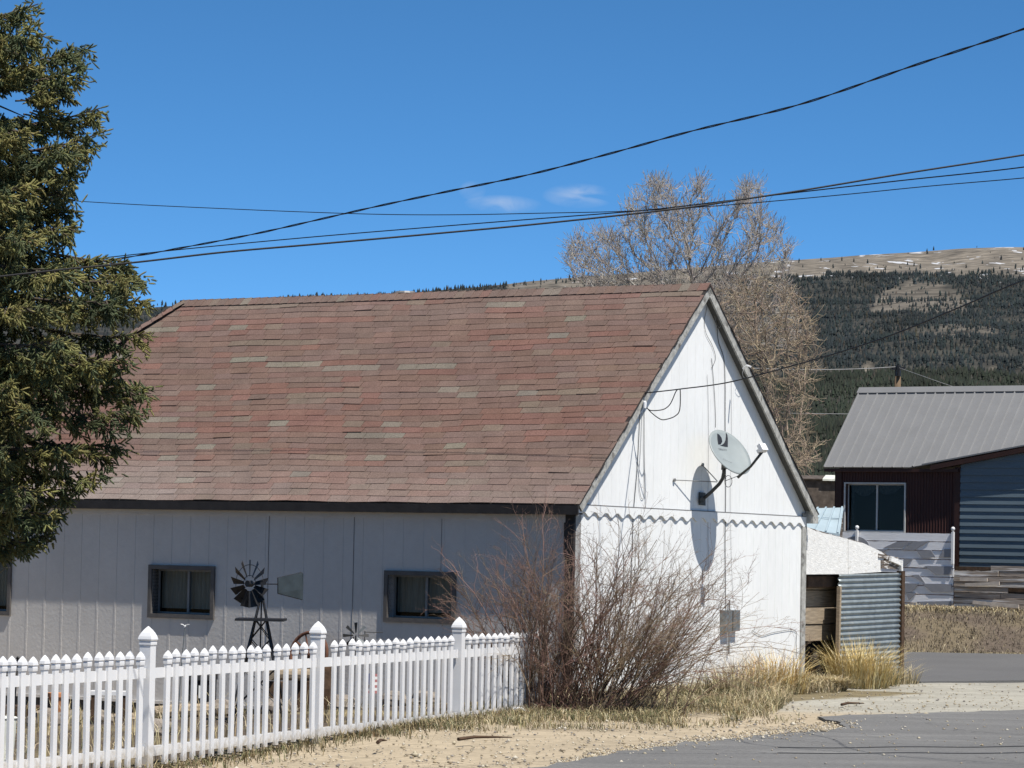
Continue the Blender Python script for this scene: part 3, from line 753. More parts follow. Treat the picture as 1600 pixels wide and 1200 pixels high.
wall_cable([(1007, 637), (1007, 720), (1009, 800), (1010, 880)], .0035, M_cablew, 'straight thin grey cable right of the slack loop')
wall_cable([(1115, 478, .06), (1118, 500, .03), (1124, 512, .05), (1129, 500, .12), (1130, 492, .13)], .004, M_cablew, 'white cable curling below the upper hook on the right rake')
wall_cable([(1163, 575, .13), (1160, 585, .12), (1166, 592, .12), (1170, 582, .13), (1172, 574, .14)], .004, M_cablew, 'white cable coil at the lower hook on the right rake')
wall_cable([(1105, 478), (1101, 500), (1103, 520), (1113, 540), (1118, 560), (1112, 575)], .004, M_cable, 'loose black cable wandering below the gable peak')
wall_cable([(1175, 985), (1190, 993), (1210, 988), (1242, 985), (1244, 1005), (1245, 1030)], .004, M_cable, 'loose black cable bent down beside right corner of gable')
mbx = thing('meter_box', 'grey electric meter box on white gable behind bush twigs', 'meter box', gpt(1136, 992, 0))
o_ = MHI @ gpt(1136, 992, 0); mr_ = MB()
for (ya, yb, xx) in ((-.20, -.03, .09), (.02, .20, .08)): mr_.box((0, ya, .05), (xx, yb, .32))
q_ = obj('box', mr_, M_tin, mbx); q_.rotation_euler = (0, 0, YAW); mr_ = MB(); mr_.tube([(.03, .0, -.25), (.03, .0, .45)], .012, 8); q_ = obj('conduit', mr_, M_alu, mbx); q_.rotation_euler = (0, 0, YAW)

# ------------------------------------------------------------------ overhead wires
def spline(P, n=14):
    P = [Vector(p) for p in P]; Q_ = []
    for i in range(len(P) - 1):
        p0, p1, p2, p3 = P[max(0, i - 1)], P[i], P[i + 1], P[min(len(P) - 1, i + 2)]
        for k in range(n):
            t = k / n; Q_.append(.5 * ((2 * p1) + (p2 - p0) * t + (2 * p0 - 5 * p1 + 4 * p2 - p3) * t * t + (3 * p1 - p0 - 3 * p2 + p3) * t ** 3))
    return Q_ + [P[-1]]
def wire(pix, Ya, Yb, r, label, twist=None, m_=None):
    x0, x1 = pix[0][0], pix[-1][0]; pix = list(pix)
    if x0 > 1700: pix.insert(0, (2700, pix[0][1] + (pix[0][1] - pix[1][1]) / (x0 - pix[1][0]) * (2700 - x0)))
    P = spline([at(x, y, max(Ya - 3.5, Ya + (Yb - Ya) * (x - x0) / (x1 - x0))) for x, y in pix]); mb = MB()
    if twist:
        for s in range(2):
            H_ = []; acc = 0
            fine = []
            for a, b in zip(P[:-1], P[1:]):
                for k in range(4): fine.append(a.lerp(b, k / 4))
            for i, p in enumerate(fine):
                if i: acc += (p - fine[i - 1]).length
                a = acc / twist * 2 * PI + s * PI; d = (fine[min(i + 1, len(fine) - 1)] - fine[max(i - 1, 0)]).normalized(); sd = d.cross(Vector((0, 0, 1))).normalized(); u = sd.cross(d)
                H_.append(p + (sd * math.cos(a) + u * math.sin(a)) * r * 1.05)
            mb.tube(H_, r, 5)
    else: mb.tube(P, r, 6)
    return tag(obj('overhead_wire', mb, m_ or M_cable, smooth=True), label, 'wire')
wire([(1760, -12), (1600, 45), (1420, 105), (1250, 163), (1080, 205), (960, 238), (830, 272), (700, 299), (600, 320), (520, 338), (400, 365), (290, 386), (180, 405), (40, 424), (-160, 440)], 27, 42, .0062, 'thick twisted black cable, uppermost of the overhead wires at right', twist=1.05)
wire([(1760, 214), (1600, 242), (1420, 270), (1250, 298), (1150, 313), (1060, 326), (850, 349), (680, 365), (500, 381), (350, 394), (220, 409), (100, 421), (0, 432), (-120, 446)], 27, 25, .0085, 'straight black cable, lowest at left where it crosses before the spruce')
wire([(1760, 235), (1600, 261), (1400, 283), (1200, 306), (1060, 323), (980, 331), (850, 341), (660, 356), (480, 371), (300, 388), (160, 403), (0, 420), (-120, 430)], 30, 42, .0068, 'thin black cable just above the lowest straight cable')
wire([(1760, 262), (1600, 278), (1450, 291), (1330, 303), (1200, 315), (1100, 323), (980, 330), (850, 333), (720, 335.5), (600, 335), (470, 331), (350, 326), (220, 320), (100, 313), (0, 306), (-120, 298)], 34, 44, .0058, 'thin black wire sagging level across middle of the sky')
wire([(1760, 385), (1600, 438), (1500, 480), (1400, 521), (1320, 548), (1240, 571), (1140, 597), (1062, 608), (1009, 614)], 27, 39.4, .0078, 'dark service cable sloping down to left rake of white gable')
# tail loops at the service drop
def free_cable(pts, r, label, m_=M_cable):
    mb = MB(); mb.tube(spline(pts, 8), r, 5); return tag(obj('cable', mb, m_, smooth=True), label, 'cable')
z_ = lambda px, py: at(px, py, 39.3)
free_cable([z_(1060, 608), z_(1056, 612), z_(1048, 630), z_(1040, 638), z_(1030, 641), z_(1016, 641), z_(1008, 635)], .0065, 'upper black drip loop under the service cable end')
free_cable([z_(1061, 608), z_(1063, 612), z_(1062, 640), z_(1055, 650), z_(1042, 655), z_(1032, 655), z_(1018, 645), z_(1008, 634)], .0065, 'lower black drip loop under the service cable end')
mb = MB(); e = z_(1008, 630); mb.tube([e + Vector((0, .1, .02)), e, e + Vector((0, 0, -.06))], .022, 8); tag(obj('insulator', mb, M_lnb), 'small white insulator on left rake holding the service cable', 'insulator')
wire([(1760, 412), (1600, 440), (1500, 457), (1412, 472), (1340, 482), (1280, 488), (1200, 490), (1131, 490)], 46, 41.0, .0035, 'very thin wire from upper rake hook toward the right edge')
wire([(1760, 470), (1600, 503), (1490, 521), (1387, 540), (1300, 556), (1230, 568), (1173, 574)], 46, 41.6, .0033, 'very thin wire from lower rake hook toward the right edge')
for (a, b, lb) in (((1130, 489), (1119, 490), 'upper metal hook on the right rake board'), ((1173, 573), (1161, 576), 'lower metal hook on the right rake board')):
    mb = MB(); p = at(*a, 41.2); q = at(*b, 41.35); mb.tube([q, q.lerp(p, .5) + Vector((0, 0, .03)), p], .012, 6); tag(obj('wire_hook', mb, M_lnb), lb, 'hook')

# ------------------------------------------------------------------ lean-to shed
YS = WW + .03
shed = thing('lean_to_shed', 'lean-to shed of peeling white plywood and corrugated tin beside house corner', 'shed', MH @ Vector((0, WW, 0)), YAW)
SO = Vector((0, WW, 0))
def sp(px, py, x=-.06): return hloc(px, py, 0, x) - SO
mb = MB()
top = [(1259, 822), (1275, 830), (1300, 836), (1325, 842)]
mb.prism([sp(*p) for p in top] + [sp(1325, 897), sp(1259, 897.5)], (-.014, 0, 0)); pn = obj('plywood_panel', mb, M_peel, shed)
mb = MB(); mb.prism([sp(*p, -.052) for p in ((1325.6, 843), (1350, 849), (1375, 861), (1382, 866), (1377, 893.5), (1325.6, 897))], (-.014, 0, 0)); obj('plywood_panel', mb, M_peel, shed)
mb = MB()
for i, (x0, y0, x1, y1) in enumerate(((1372, 868, 1402, 874), (1376, 878, 1405, 881), (1376, 885, 1405, 887))):
    a, b = sp(x0, y0, -.05), sp(x1, y1, -.05); mb.beam(a, b, .03, .055)
obj('gable_lath', mb, M_oldplank, shed)
mb = MB(); a, b = sp(1391, 873, -.02), sp(1409, 881, -.02); mb.beam(a, b, .04, .07); a, b = sp(1407, 876, -.02), sp(1407.5, 892, -.02); mb.beam(a, b, .05, .05); obj('barge_board', mb, M_peel, shed)
# roof sheet
mb = MB(); P = [sp(1256, 822, -.09), sp(1300, 835, -.09), sp(1345, 847, -.09), sp(1382, 864, -.09), sp(1410, 882, -.09)]
for a, b in zip(P[:-1], P[1:]):
    d = Vector((-3.0, 0, 0)); t_ = Vector((0, 0, .025)); mb.add([a, b, b + d, a + d, a - t_, b - t_, b + d - t_, a + d - t_], [(0, 1, 2, 3), (7, 6, 5, 4), (0, 4, 5, 1), (1, 5, 6, 2), (3, 2, 6, 7)])
obj('roof', mb, M_oldplank, shed)
# corrugated sheet: waves stacked in height
mb = MB(); A, B = sp(1311, 897, -.045), sp(1407, 893, -.045); zb0 = -.02; nrow = 150; ncol = 12; vs = []
for i in range(nrow + 1):
    f = i / nrow; z = zb0 + (A.z - .005 - zb0) * f
    for j in range(ncol + 1):
        g_ = j / ncol; y = A.y + (B.y - A.y) * g_; wob = .012 * noise.noise((y * 1.2, z * .9, 0)); edge = .02 * noise.noise((0, z * 3, 4)) if j == 0 else 0
        vs.append((A.x + .013 * math.sin(z * 2 * PI / .074 + wob * 8) + wob * .8, y + edge, z + .03 * g_))
mb.add(vs, [(i * (ncol + 1) + j, i * (ncol + 1) + j + 1, (i + 1) * (ncol + 1) + j + 1, (i + 1) * (ncol + 1) + j) for i in range(nrow) for j in range(ncol)])
o = obj('corrugated_sheet', mb, M_corr, shed, smooth=True); sd_ = o.modifiers.new('thickness', 'SOLIDIFY'); sd_.thickness = .002
mb = MB(); b0 = sp(1409.5, 892, -.05); mb.box((b0.x - .07, b0.y - .03, -.1), (b0.x + .02, b0.y + .06, b0.z)); obj('corner_post', mb, M_woodd, shed)
a, b = sp(1258, 909, -.2), sp(1316, 908, -.2); mb = MB(); mb.beam(a, b, .09, .17); obj('beam', mb, M_woodd, shed, bevel=.02)
a, b = sp(1311.5, 916, -.03), sp(1308, 1030, -.03); mb = MB(); mb.beam((a.x, a.y, a.z), (a.x, a.y - .03, -.05), .05, .05, (1, 0, 0)); obj('post', mb, M_wood, shed)
bk = MB(); yw = sp(1312, 1000).y + .9
for i, z in enumerate(np.arange(.60, 1.5, .235)): bk.box((-.34 + .014 * (i % 2), -.0, z), (-.31 + .014 * (i % 2), yw, z + .222))
obj('back_boards', bk, M_wood, shed)
mb = MB(); yr = b0.y + .02; mb.box((-3, yr, -.2), (-.12, yr + .03, b0.z - .02)); mb.box((-3, .0, -.2), (-2.96, yr, 1.75)); obj('side_wall', mb, M_oldplank, shed)
p = MH @ (SO + sp(1283, 1016, -.35))
ty = MB()
for k in range(25):
    pass
def torus(mb, c, R_, r, ax, n=26, m=10):
    q = Vector(ax).to_track_quat('Z', 'Y'); vs = []
    for i in range(n):
        t = 2 * PI * i / n
        for j in range(m):
            s = 2 * PI * j / m; vs.append(Vector(c) + q @ Vector(((R_ + r * math.cos(s)) * math.cos(t), (R_ + r * math.cos(s)) * math.sin(t), r * 1.15 * math.sin(s))))
    mb.add(vs, [(i * m + j, ((i + 1) % n) * m + j, ((i + 1) % n) * m + (j + 1) % m, i * m + (j + 1) % m) for i in range(n) for j in range(m)])
torus(ty, (p.x, p.y + .2, .32), .25, .10, (.75, -.5, .35)); tag(obj('old_tyre', ty, M_rubber, smooth=True), 'black old tyre lying inside the lean-to behind golden grass', 'tyre')
torus_b = MB(); torus(torus_b, (p.x - .05, p.y + .55, .62), .25, .10, (.6, -.6, .5)); tag(obj('old_tyre', torus_b, M_rubber, smooth=True), 'black old tyre resting on top of another inside lean-to', 'tyre')

# ------------------------------------------------------------------ house with metal roof
MO = Vector((6.93, 68.0, 0)); mz = .72
mh = thing('metal_roof_house', 'dark red and blue house with grey standing seam metal roof', 'house', (MO.x, MO.y, mz), YAW)
MM = Matrix.Translation(Vector((MO.x, MO.y, mz))) @ Matrix.Rotation(YAW, 4, 'Z'); MMI = MM.inverted()
def ml(px, py, axis=1, val=0.0):
    o = MMI @ EYE; d = MMI.to_3x3() @ ray(px, py); t = (val - o[axis]) / d[axis]; return o + d * t
cR = ml(1497, 780).x; EVZ = ml(1330, 730).z; W2, OV = 1.55, .14
rk = ml(1343, 607, 1, W2).z; DEEP = 2 * W2
zwl = EVZ - .04
a, b = ml(1320, 755), ml(1415, 832); wq = (a.x, b.x, -.0 + ml(1366, 832).z, ml(1366, 754).z)
mb = MB(); mb.box((0, 0, -1), (wq[0] + .03, .12, zwl)); mb.box((wq[1] - .03, 0, -1), (cR, .12, zwl)); mb.box((wq[0] + .03, 0, -1), (wq[1] - .03, .12, wq[2] + .03)); mb.box((wq[0] + .03, 0, wq[3] - .03), (wq[1] - .03, .12, zwl))
rw = obj('wall', mb, M_red, mh)
rib = MB(); x = .04
while x < cR - .08:
    for (z0, z1) in ([(-.9, wq[2] - .01), (wq[3] + .01, zwl)] if wq[0] - .03 < x < wq[1] + .03 else [(-.9, zwl)]): 
        rib.prism([(x - .018, -.001, z0), (x - .008, -.018, z0), (x + .008, -.018, z0), (x + .018, -.001, z0)], (0, 0, z1 - z0))
    x += .066
obj('corrugation', rib, M_red, rw)
mb = MB(); mb.box((-.02, -.03, -1), (.14, -.019, zwl)); mb.box((-.02, -.03, -1), (-.001, .14, zwl)); obj('corner_board', mb, M_redtrim, mh)
mb = MB(); mb.box((cR - .06, -.055, -1), (cR + .07, -.02, zwl + .05)); obj('corner_board', mb, M_redtrim, mh)
mb = MB(); mb.prism([(0, .12, -1), (0, DEEP, -1), (0, DEEP, zwl), (0, W2, rk - .1), (0, .12, zwl)], (.12, 0, 0)); obj('wall', mb, M_red, mh)
mb = MB(); mb.box((.12, DEEP - .12, -1), (9, DEEP, zwl)); obj('wall', mb, M_red, mh)
win, (a, b, c, d) = slider(mh, wq[0], wq[1], wq[2], wq[3], .035, .14, .028, M_whframe, .50)
K = MB(); K.add([(a - .1, .6, c), (b + .1, .6, c), (b + .1, .6, d), (a - .1, .6, d), (a - .1, .15, c), (b + .1, .15, c), (b + .1, .15, d), (a - .1, .15, d)], [(0, 1, 2, 3), (4, 0, 3, 7), (1, 5, 6, 2), (0, 1, 5, 4), (3, 2, 6, 7)]); obj('interior', K, M_room, win)
K = MB(); n_ = 30
def swag(x0, x1, drop):
    vs = []
    for i in range(n_ + 1):
        t = i / n_; x = x0 + (x1 - x0) * t; s = drop * math.sin(PI * t) ** .8
        vs += [(x, .22 + .01 * math.sin(i), d + .02), (x, .22 + .012 * math.sin(i * 1.3), d - .06 - s)]
    K.add(vs, [(2 * i, 2 * i + 1, 2 * i + 3, 2 * i + 2) for i in range(n_)])
swag(a + .02, a + .62, .2); swag(a + .55, b - .2, .16); K.box((a + .03, .23, c), (a + .09, .24, d)); obj('curtain', K, mat('grey_swag', (.05, .055, .055), .9, 20, .4), win)
# roof
def mr(x, k, l=0.0, back=False):
    y = -OV + (W2 + OV) * k; z = EVZ + (rk - EVZ) * k; n = Vector((0, -(rk - EVZ), W2 + OV)).normalized(); p = Vector((x, y, z)) + n * l
    if back: p.y = 2 * W2 - p.y
    return p
RXL, RXR = -.24, 9.0
mb = MB()
e0 = ml(1440, 727, 1, -.16); e1 = ml(1600, 697, 1, -.16); slope = (e1.z - e0.z) / (e1.x - e0.x)
zr = lambda x: e0.z + slope * (x - e0.x)
kr = lambda x: max(0, (zr(x) + .01 - EVZ) / (rk - EVZ))
xk = e0.x + (EVZ - .01 - e0.z) / slope
for bk_ in (False, True):
    U = [(RXL, 0), (RXR, 0), (RXR, 1), (RXL, 1)] if bk_ else [(RXL, 0), (xk, 0), (RXR, kr(RXR)), (RXR, 1), (RXL, 1)]; n = len(U)
    mb.add([mr(x, k, 0, bk_) for x, k in U] + [mr(x, k, -.03, bk_) for x, k in U], [tuple(range(n)), tuple(range(2 * n - 1, n - 1, -1))] + [(i, n + i, n + (i + 1) % n, (i + 1) % n) for i in range(n)])
rf = obj('roof', mb, M_metalroof, mh)
mb = MB(); x = RXL + .02
while x < RXR:
    for bk_ in (False, True):
        P = [mr(x + dx, k, l, bk_) for k in (-.004 if bk_ or kr(x) == 0 else kr(x), 1) for dx, l in ((-.022, .001), (-.009, .026), (.009, .026), (.022, .001))]
        mb.add(P, [(0, 1, 5, 4), (1, 2, 6, 5), (2, 3, 7, 6), (3, 2, 1, 0)])
    x += .229
obj('seam_rib', mb, M_metalroof, rf)
mb = MB()
for bk_ in (False, True): mb.add([mr(RXL - .02, 1.0, .034, bk_), mr(RXR, 1.0, .034, bk_), mr(RXR, .93, .032, bk_), mr(RXL - .02, .93, .032, bk_), mr(RXR, .93, .0, bk_), mr(RXL - .02, .93, .0, bk_)], [(0, 1, 2, 3), (3, 2, 4, 5)])
obj('ridge_cap', mb, M_metalroof, rf)
mb = MB(); mb.box((RXL + .01, -OV + .012, EVZ - .10), (cR + .05, -OV + .03, EVZ - .031)); mb.box((RXL + .03, -OV + .031, EVZ - .09), (cR, -.001, EVZ - .075)); obj('fascia', mb, M_redtrim, rf)
# blue addition with low roof rising to the right
YB = -.04; bz0 = ml(1499, 735, 1, YB).z; XB = 8.0
mb = MB(); mb.prism([(cR + .0705, YB, -1), (XB, YB, -1), (XB, YB, zr(XB) - .1), (cR + .0705, YB, zr(cR) - .08)], (0, .15, 0)); bw = obj('wall', mb, M_blue, mh)
mb = MB(); z = -.25
while z < 4:
    x0 = cR + .071
    if z + .12 > zr(x0) - .08: x0 = max(x0, e0.x + (z + .21 - e0.z) / slope)
    if x0 < XB: mb.add([(x0, YB - .022, z), (XB, YB - .022, z), (XB, YB - .001, z + .145), (x0, YB - .001, z + .145), (x0, YB, z), (XB, YB, z)], [(0, 1, 2, 3), (4, 5, 1, 0)])
    z += .15
obj('siding', mb, M_blue, bw)
mb = MB(); Pq = [Vector((x, YB - .12, zr(x))) for x in (e0.x, XB)]; up_ = Vector((0, 0, .035))
for dy0, dy1, z0, z1 in ((0, 1.4, 0.0, .03),): mb.add([Pq[0] + Vector((0, 0, z0)), Pq[1] + Vector((0, 0, z0)), Pq[1] + Vector((0, 0, z1)), Pq[0] + Vector((0, 0, z1)), Pq[0] + Vector((0, dy1, z0)), Pq[1] + Vector((0, dy1, z0)), Pq[1] + Vector((0, dy1, z1)), Pq[0] + Vector((0, dy1, z1))], [(0, 1, 2, 3), (3, 2, 6, 7), (1, 0, 4, 5), (0, 3, 7, 4)])
obj('roof', mb, M_metalroof, mh)
mb = MB(); mb.add([Pq[0] + Vector((.2, -.008, -.10)), Pq[1] + Vector((0, -.008, -.10)), Pq[1] + Vector((0, -.008, -.002)), Pq[0] + Vector((.2, -.008, -.002)), Pq[0] + Vector((.2, .12, -.10)), Pq[1] + Vector((0, .12, -.10)), ], [(0, 1, 2, 3), (1, 0, 4, 5)]); obj('fascia', mb, M_redtrim, mh)

# ------------------------------------------------------------------ board fence and plank wall across the street
FY = 65.2
FBo = at(1262, 950, 66.8); fdir = Vector((math.cos(YAW), math.sin(YAW), 0))
bf = thing('board_fence', 'grey painted board fence with dark angular painted-on shadows below house window', 'fence', (FBo.x, FBo.y, 0), YAW)
MF = Matrix.Translation((FBo.x, FBo.y, 0)) @ Matrix.Rotation(YAW, 4, 'Z'); MFI = MF.inverted()
def fl(px, py, y=0.0):
    o = MFI @ EYE; d = MFI.to_3x3() @ ray(px, py); t = (y - o[1]) / d[1]; return o + d * t
xl, xr = 0, fl(1490, 900).x; zt_, zb_ = fl(1400, 832).z, fl(1450, 952).z - .06; nb_ = 9; hb = (zt_ - zb_) / nb_
for i in range(nb_):
    mb = MB(); z0 = zb_ + i * hb; N = 26; lo = []; hi = []
    for k in range(N + 1):
        x = xl + (xr - xl) * k / N; lo.append((x, -.012 * (i % 2), z0 + .010 + .006 * noise.noise((x * 4, i, 0)))); hi.append((x, -.012 * (i % 2), z0 + hb - .006 + .012 * noise.noise((x * 5, i, 3))))
    mb.prism(lo + hi[::-1], (0, .025, 0)); obj('board', mb, M_boardgrey, bf)
def patch(pl):  # dark inlay painting part of the diagonal shadow pattern onto the boards
    mb = MB(); ps = [fl(px, py, -.030) for px, py in pl]; mb.prism(ps, (0, .016, 0)); me = mb.mesh('painted_shadow', M_boarddark); bm_fix(me); link('painted_shadow', me, bf)
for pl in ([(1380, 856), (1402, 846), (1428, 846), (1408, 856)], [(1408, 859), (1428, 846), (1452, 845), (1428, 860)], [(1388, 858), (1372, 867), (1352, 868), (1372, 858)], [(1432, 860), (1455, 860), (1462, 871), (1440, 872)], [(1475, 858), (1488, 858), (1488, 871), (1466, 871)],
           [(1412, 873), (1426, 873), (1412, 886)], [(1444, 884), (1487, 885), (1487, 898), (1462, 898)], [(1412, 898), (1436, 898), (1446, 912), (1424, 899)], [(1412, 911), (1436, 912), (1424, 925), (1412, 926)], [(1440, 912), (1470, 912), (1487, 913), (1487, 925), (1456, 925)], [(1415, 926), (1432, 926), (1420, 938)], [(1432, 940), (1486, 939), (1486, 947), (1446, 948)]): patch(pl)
mb = MB(); mb.prism([fl(1328 + 22 * math.cos(t) + 8, 855 - 17 * math.sin(t), -.030) for t in np.linspace(0, PI, 14)], (0, .016, 0)); me = mb.mesh('painted_shadow', M_boarddark); bm_fix(me); link('painted_shadow', me, bf)
for px, py in ((1339, 824), (1489, 823)):
    t = fl(px, py, -.05); x = t.x; big = px > 1400
    mb = MB(); mb.box((x - .025, -.075, (zt_ - .62 if big else zt_ - .3)), (x + .025, -.0171, zt_ + .03)); po = obj('post', mb, M_vinyl, bf)
    mb = MB(); mb.lathe((x, -.045, zt_ + .03), [(0, .018), (.02, .02), (.035, .034), (.062, .043), (.09, .034), (.103, .01)], 10); obj('ball_finial', mb, M_vinyl, po, smooth=True)
pw = thing('plank_wall', 'low wall of weathered peeling planks below blue siding', 'wall', (FBo.x, FBo.y, 0), YAW)
x0, x1 = xr + .03, xr + 6; zt2 = fl(1500, 881).z; rows = 9
random.seed(5)
for i in range(rows):
    z0 = zb_ - .02 + i * (zt2 - zb_) / rows; h = (zt2 - zb_) / rows; x = x0
    while x < x1:
        L = random.uniform(.7, 2.2); mb = MB(); dy = random.uniform(-.03, .01); N = 10; e = min(x1, x + L)
        lo = [(x + (e - x) * k / N, -.02 + dy, z0 + .005 + .006 * noise.noise((x + k, i, 0))) for k in range(N + 1)]; hi = [(x + (e - x) * k / N, -.02 + dy, z0 + h - .004 + .010 * noise.noise((x + k, i, 7))) for k in range(N + 1)]
        if random.random() > .06: mb.prism(lo + hi[::-1], (0, .03, 0)); obj('plank', mb, M_plankwall, pw)
        x += L + .01
mb = MB(); mb.box((x0, .02, zb_ - .1), (x1, .05, zt2 - .05)); obj('backing', mb, M_woodd, pw)
for i, (px, py, L, a, lb) in enumerate(((1500, 905, .6, .0, 'short pale plank slipped loose upper on the plank wall'), (1508, 914, .75, .05, 'long pale plank leaning loose below another on plank wall'), (1520, 941, 1.0, -.06, 'pale plank lying on dry grass at foot of plank wall'))):
    p = MF @ fl(px, py, -.09); mb = MB(); d = fdir * L + Vector((0, 0, a)); mb.beam(p, p + d, .03, .07); tag(obj('loose_plank', mb, mat('pale_plank', (.48, .42, .36), .9, 8, .2)), lb, 'plank')

# ------------------------------------------------------------------ far small buildings, pole
ps = at(1262, 822, 53); psd = thing('blue_roof_shed', 'small shed with pale blue metal roof behind the lean-to', 'shed', (ps.x, ps.y, 0), 0)
A = at(1250, 826, 53) - psd.location; B = at(1312, 834, 53) - psd.location; C_ = at(1318, 793, 54.6) - psd.location; D = at(1276, 794, 54.6) - psd.location
mb = MB(); mb.prism([A, B, C_, D], (0, 0, -.04)); r_ = obj('roof', mb, M_paleblue, psd)
mb = MB()
for t in (.05, .35, .65, .95):
    mb.beam(A.lerp(B, t) + Vector((0, 0, .012)), D.lerp(C_, t) + Vector((0, 0, .012)), .03, .022)
mb.beam(A.lerp(D, .55) + Vector((0, 0, .006)), B.lerp(C_, .55) + Vector((0, 0, .006)), .02, .012); obj('seam_rib', mb, M_paleblue, r_)
mb = MB(); mb.box((A.x + .05, .06, -.3), (B.x - .02, .12, min(A.z, B.z) - .06)); mb.box((D.x, 1.5, -.3), (C_.x - .02, 1.58, D.z - .05)); mb.box((B.x - .08, .12, -.3), (B.x - .02, 1.5, A.z - .06)); mb.box((A.x + .12, .12, -.3), (A.x + .18, 1.5, A.z - .06)); obj('wall', mb, M_oldplank, psd)
fc = at(1284, 800, 96); fcab = thing('far_cabin', 'distant brown building with pale snowy roof behind red house', 'building', (fc.x, fc.y, 0), 0)
zA, zB = at(1284, 748, 96).z, at(1284, 742, 98).z
mb = MB(); mb.box((-1.6, 0, -.5), (3.2, 3, zA)); obj('wall', mb, M_cabin, fcab)
mb = MB(); mb.add([(-.0, -.12, zA), (3.3, -.12, zA), (3.3, 2, zB), (.3, 2, zB), (-.0, -.12, zA - .06), (3.3, -.12, zA - .06), (3.3, 4, zA), (-.0, 4, zA)], [(0, 1, 2, 3), (4, 5, 1, 0), (3, 2, 6, 7)]); obj('snow_patch', mb, M_plasticw, fcab); mb = MB(); mb.add([(-1.8, -.1, zA - .02), (3.4, -.1, zA - .02), (3.4, 2, zB - .02), (-1.8, 2, zB - .02), (-1.8, 4, zA - .02), (3.4, 4, zA - .02)], [(0, 1, 2, 3), (3, 2, 5, 4)]); obj('roof', mb, M_cabin, fcab)
up0 = at(1402, 660, 88); mb = MB(); t0 = at(1403, 574, 88)
pole = thing('utility_pole', 'weathered brown utility pole rising behind grey metal roof', 'utility pole', (up0.x, up0.y, 0))
mb.tube([(0, 0, -.5), (0, 0, t0.z * .5), (t0.x - up0.x, 0, t0.z)], [.13, .115, .085], 10); obj('post', mb, M_pole, pole, smooth=True)
mb = MB(); mb.tube([(t0.x - up0.x, -.1, t0.z - .25), (t0.x - up0.x, -.1, t0.z + .05)], .07, 8); mb.beam((t0.x - up0.x - .18, -.09, t0.z - .05), (t0.x - up0.x + .18, -.09, t0.z - .02), .06, .07); obj('cap_fitting', mb, M_black, pole)
wire([(1000, 566), (1120, 573), (1230, 577), (1290, 577.5), (1350, 576), (1402, 573)], 80, 88, .010, 'pale far wire reaching the utility pole from the left', m_=M_cablew)
wire([(1403, 574), (1440, 587), (1480, 601), (1530, 617)], 88, 80, .006, 'faint far wire dropping right from the utility pole', m_=M_cablew)
wire([(1080, 640), (1200, 645), (1330, 647)], 78, 72, .008, 'pale far wire ending at left rake of metal roof', m_=M_cablew)

# ------------------------------------------------------------------ picket fence
def fz(px): return 27.2 * (2716 - 235) / (2716 - px)
def fpos(px): Y = fz(px); p = at(px, 850, Y); return Vector((p.x, p.y, 0))
fence = thing('picket_fence', 'white vinyl picket fence with pointed caps running to the house corner', 'fence', fpos(235))
F0 = fpos(235); fd = (fpos(720) - fpos(235)).normalized(); fn = Vector((fd.y, -fd.x, 0)); fang = math.atan2(fd.y, fd.x)
def fproj(px):      # straight line: distance along from F0
    d = ray(px, 850); d2 = Vector((d.x, d.y, 0)); e = Vector((EYE.x, EYE.y, 0)); # e + t d2 = F0 + s fd
    det = d2.x * (-fd.y) + fd.x * d2.y; rx, ry = F0.x - e.x, F0.y - e.y
    return (d2.x * ry - d2.y * rx) / det * -1 if False else ((rx * d2.y - ry * d2.x) / (fd.y * d2.x - fd.x * d2.y) )
def rect(cx, cy, hw, hd, z): return [(cx - hw, cy - hd, z), (cx + hw, cy - hd, z), (cx + hw, cy + hd, z), (cx - hw, cy + hd, z)]
PW, PD = .0345, .013
pm = MB(); Hp = .95
pm.loft([rect(0, 0, PW, PD, z) for z in (0, Hp - .10)]); pm.loft([rect(0, 0, PW * s, PD * t, z) for z, s, t in ((Hp - .112, 1.12, 1.5), (Hp - .098, 1.14, 1.6), (Hp - .095, 1.14, 1.6), (Hp - .082, 1.14, 1.6), (Hp - .072, 1.0, 1.3), (Hp - .066, 1.28, 1.9), (Hp - .045, 1.15, 1.7), (Hp - .022, .72, 1.1), (Hp, .12, .2))])
pme = pm.mesh('picket', M_vinyl)
PX = [-44, -27, -11, 5, 20, 37, 53, 71, 88, 104, 122, 139, 156, 171, 189, 204, 221, 262, 276, 291, 305, 320, 334, 349, 364, 378, 393, 405, 417, 434, 448, 462, 476, 490, 523, 536, 549, 561, 573, 583, 595, 607, 619, 630, 641, 652, 663, 674, 685, 695, 705, 732, 743, 753, 763, 773, 782, 791, 800, 808, 816, 824, 832, 840, 848, 856]
random.seed(3); first = None
for px in PX:
    s = fproj(px); wp = F0 + fd * s; gzv = gz(wp.x, wp.y)
    o = bpy.data.objects.new('picket', pme) if first is None else first.copy()
    if first is None: first = o
    COL.objects.link(o); o.parent = fence
    top = .895 - .012 * (px / 700) + random.gauss(0, .006); bot = gzv + .035
    if 515 < px < 560: top += .015
    rel = fd * s + fn * .022
    o.location = (rel.x, rel.y, bot); o.scale = (1, 1, (top - bot) / Hp)
    o.rotation_euler = (0, random.gauss(0, .006) + (.03 if 545 < px < 552 else 0), fang + random.gauss(0, .03))
posts = [-70, 235, 500, 720]
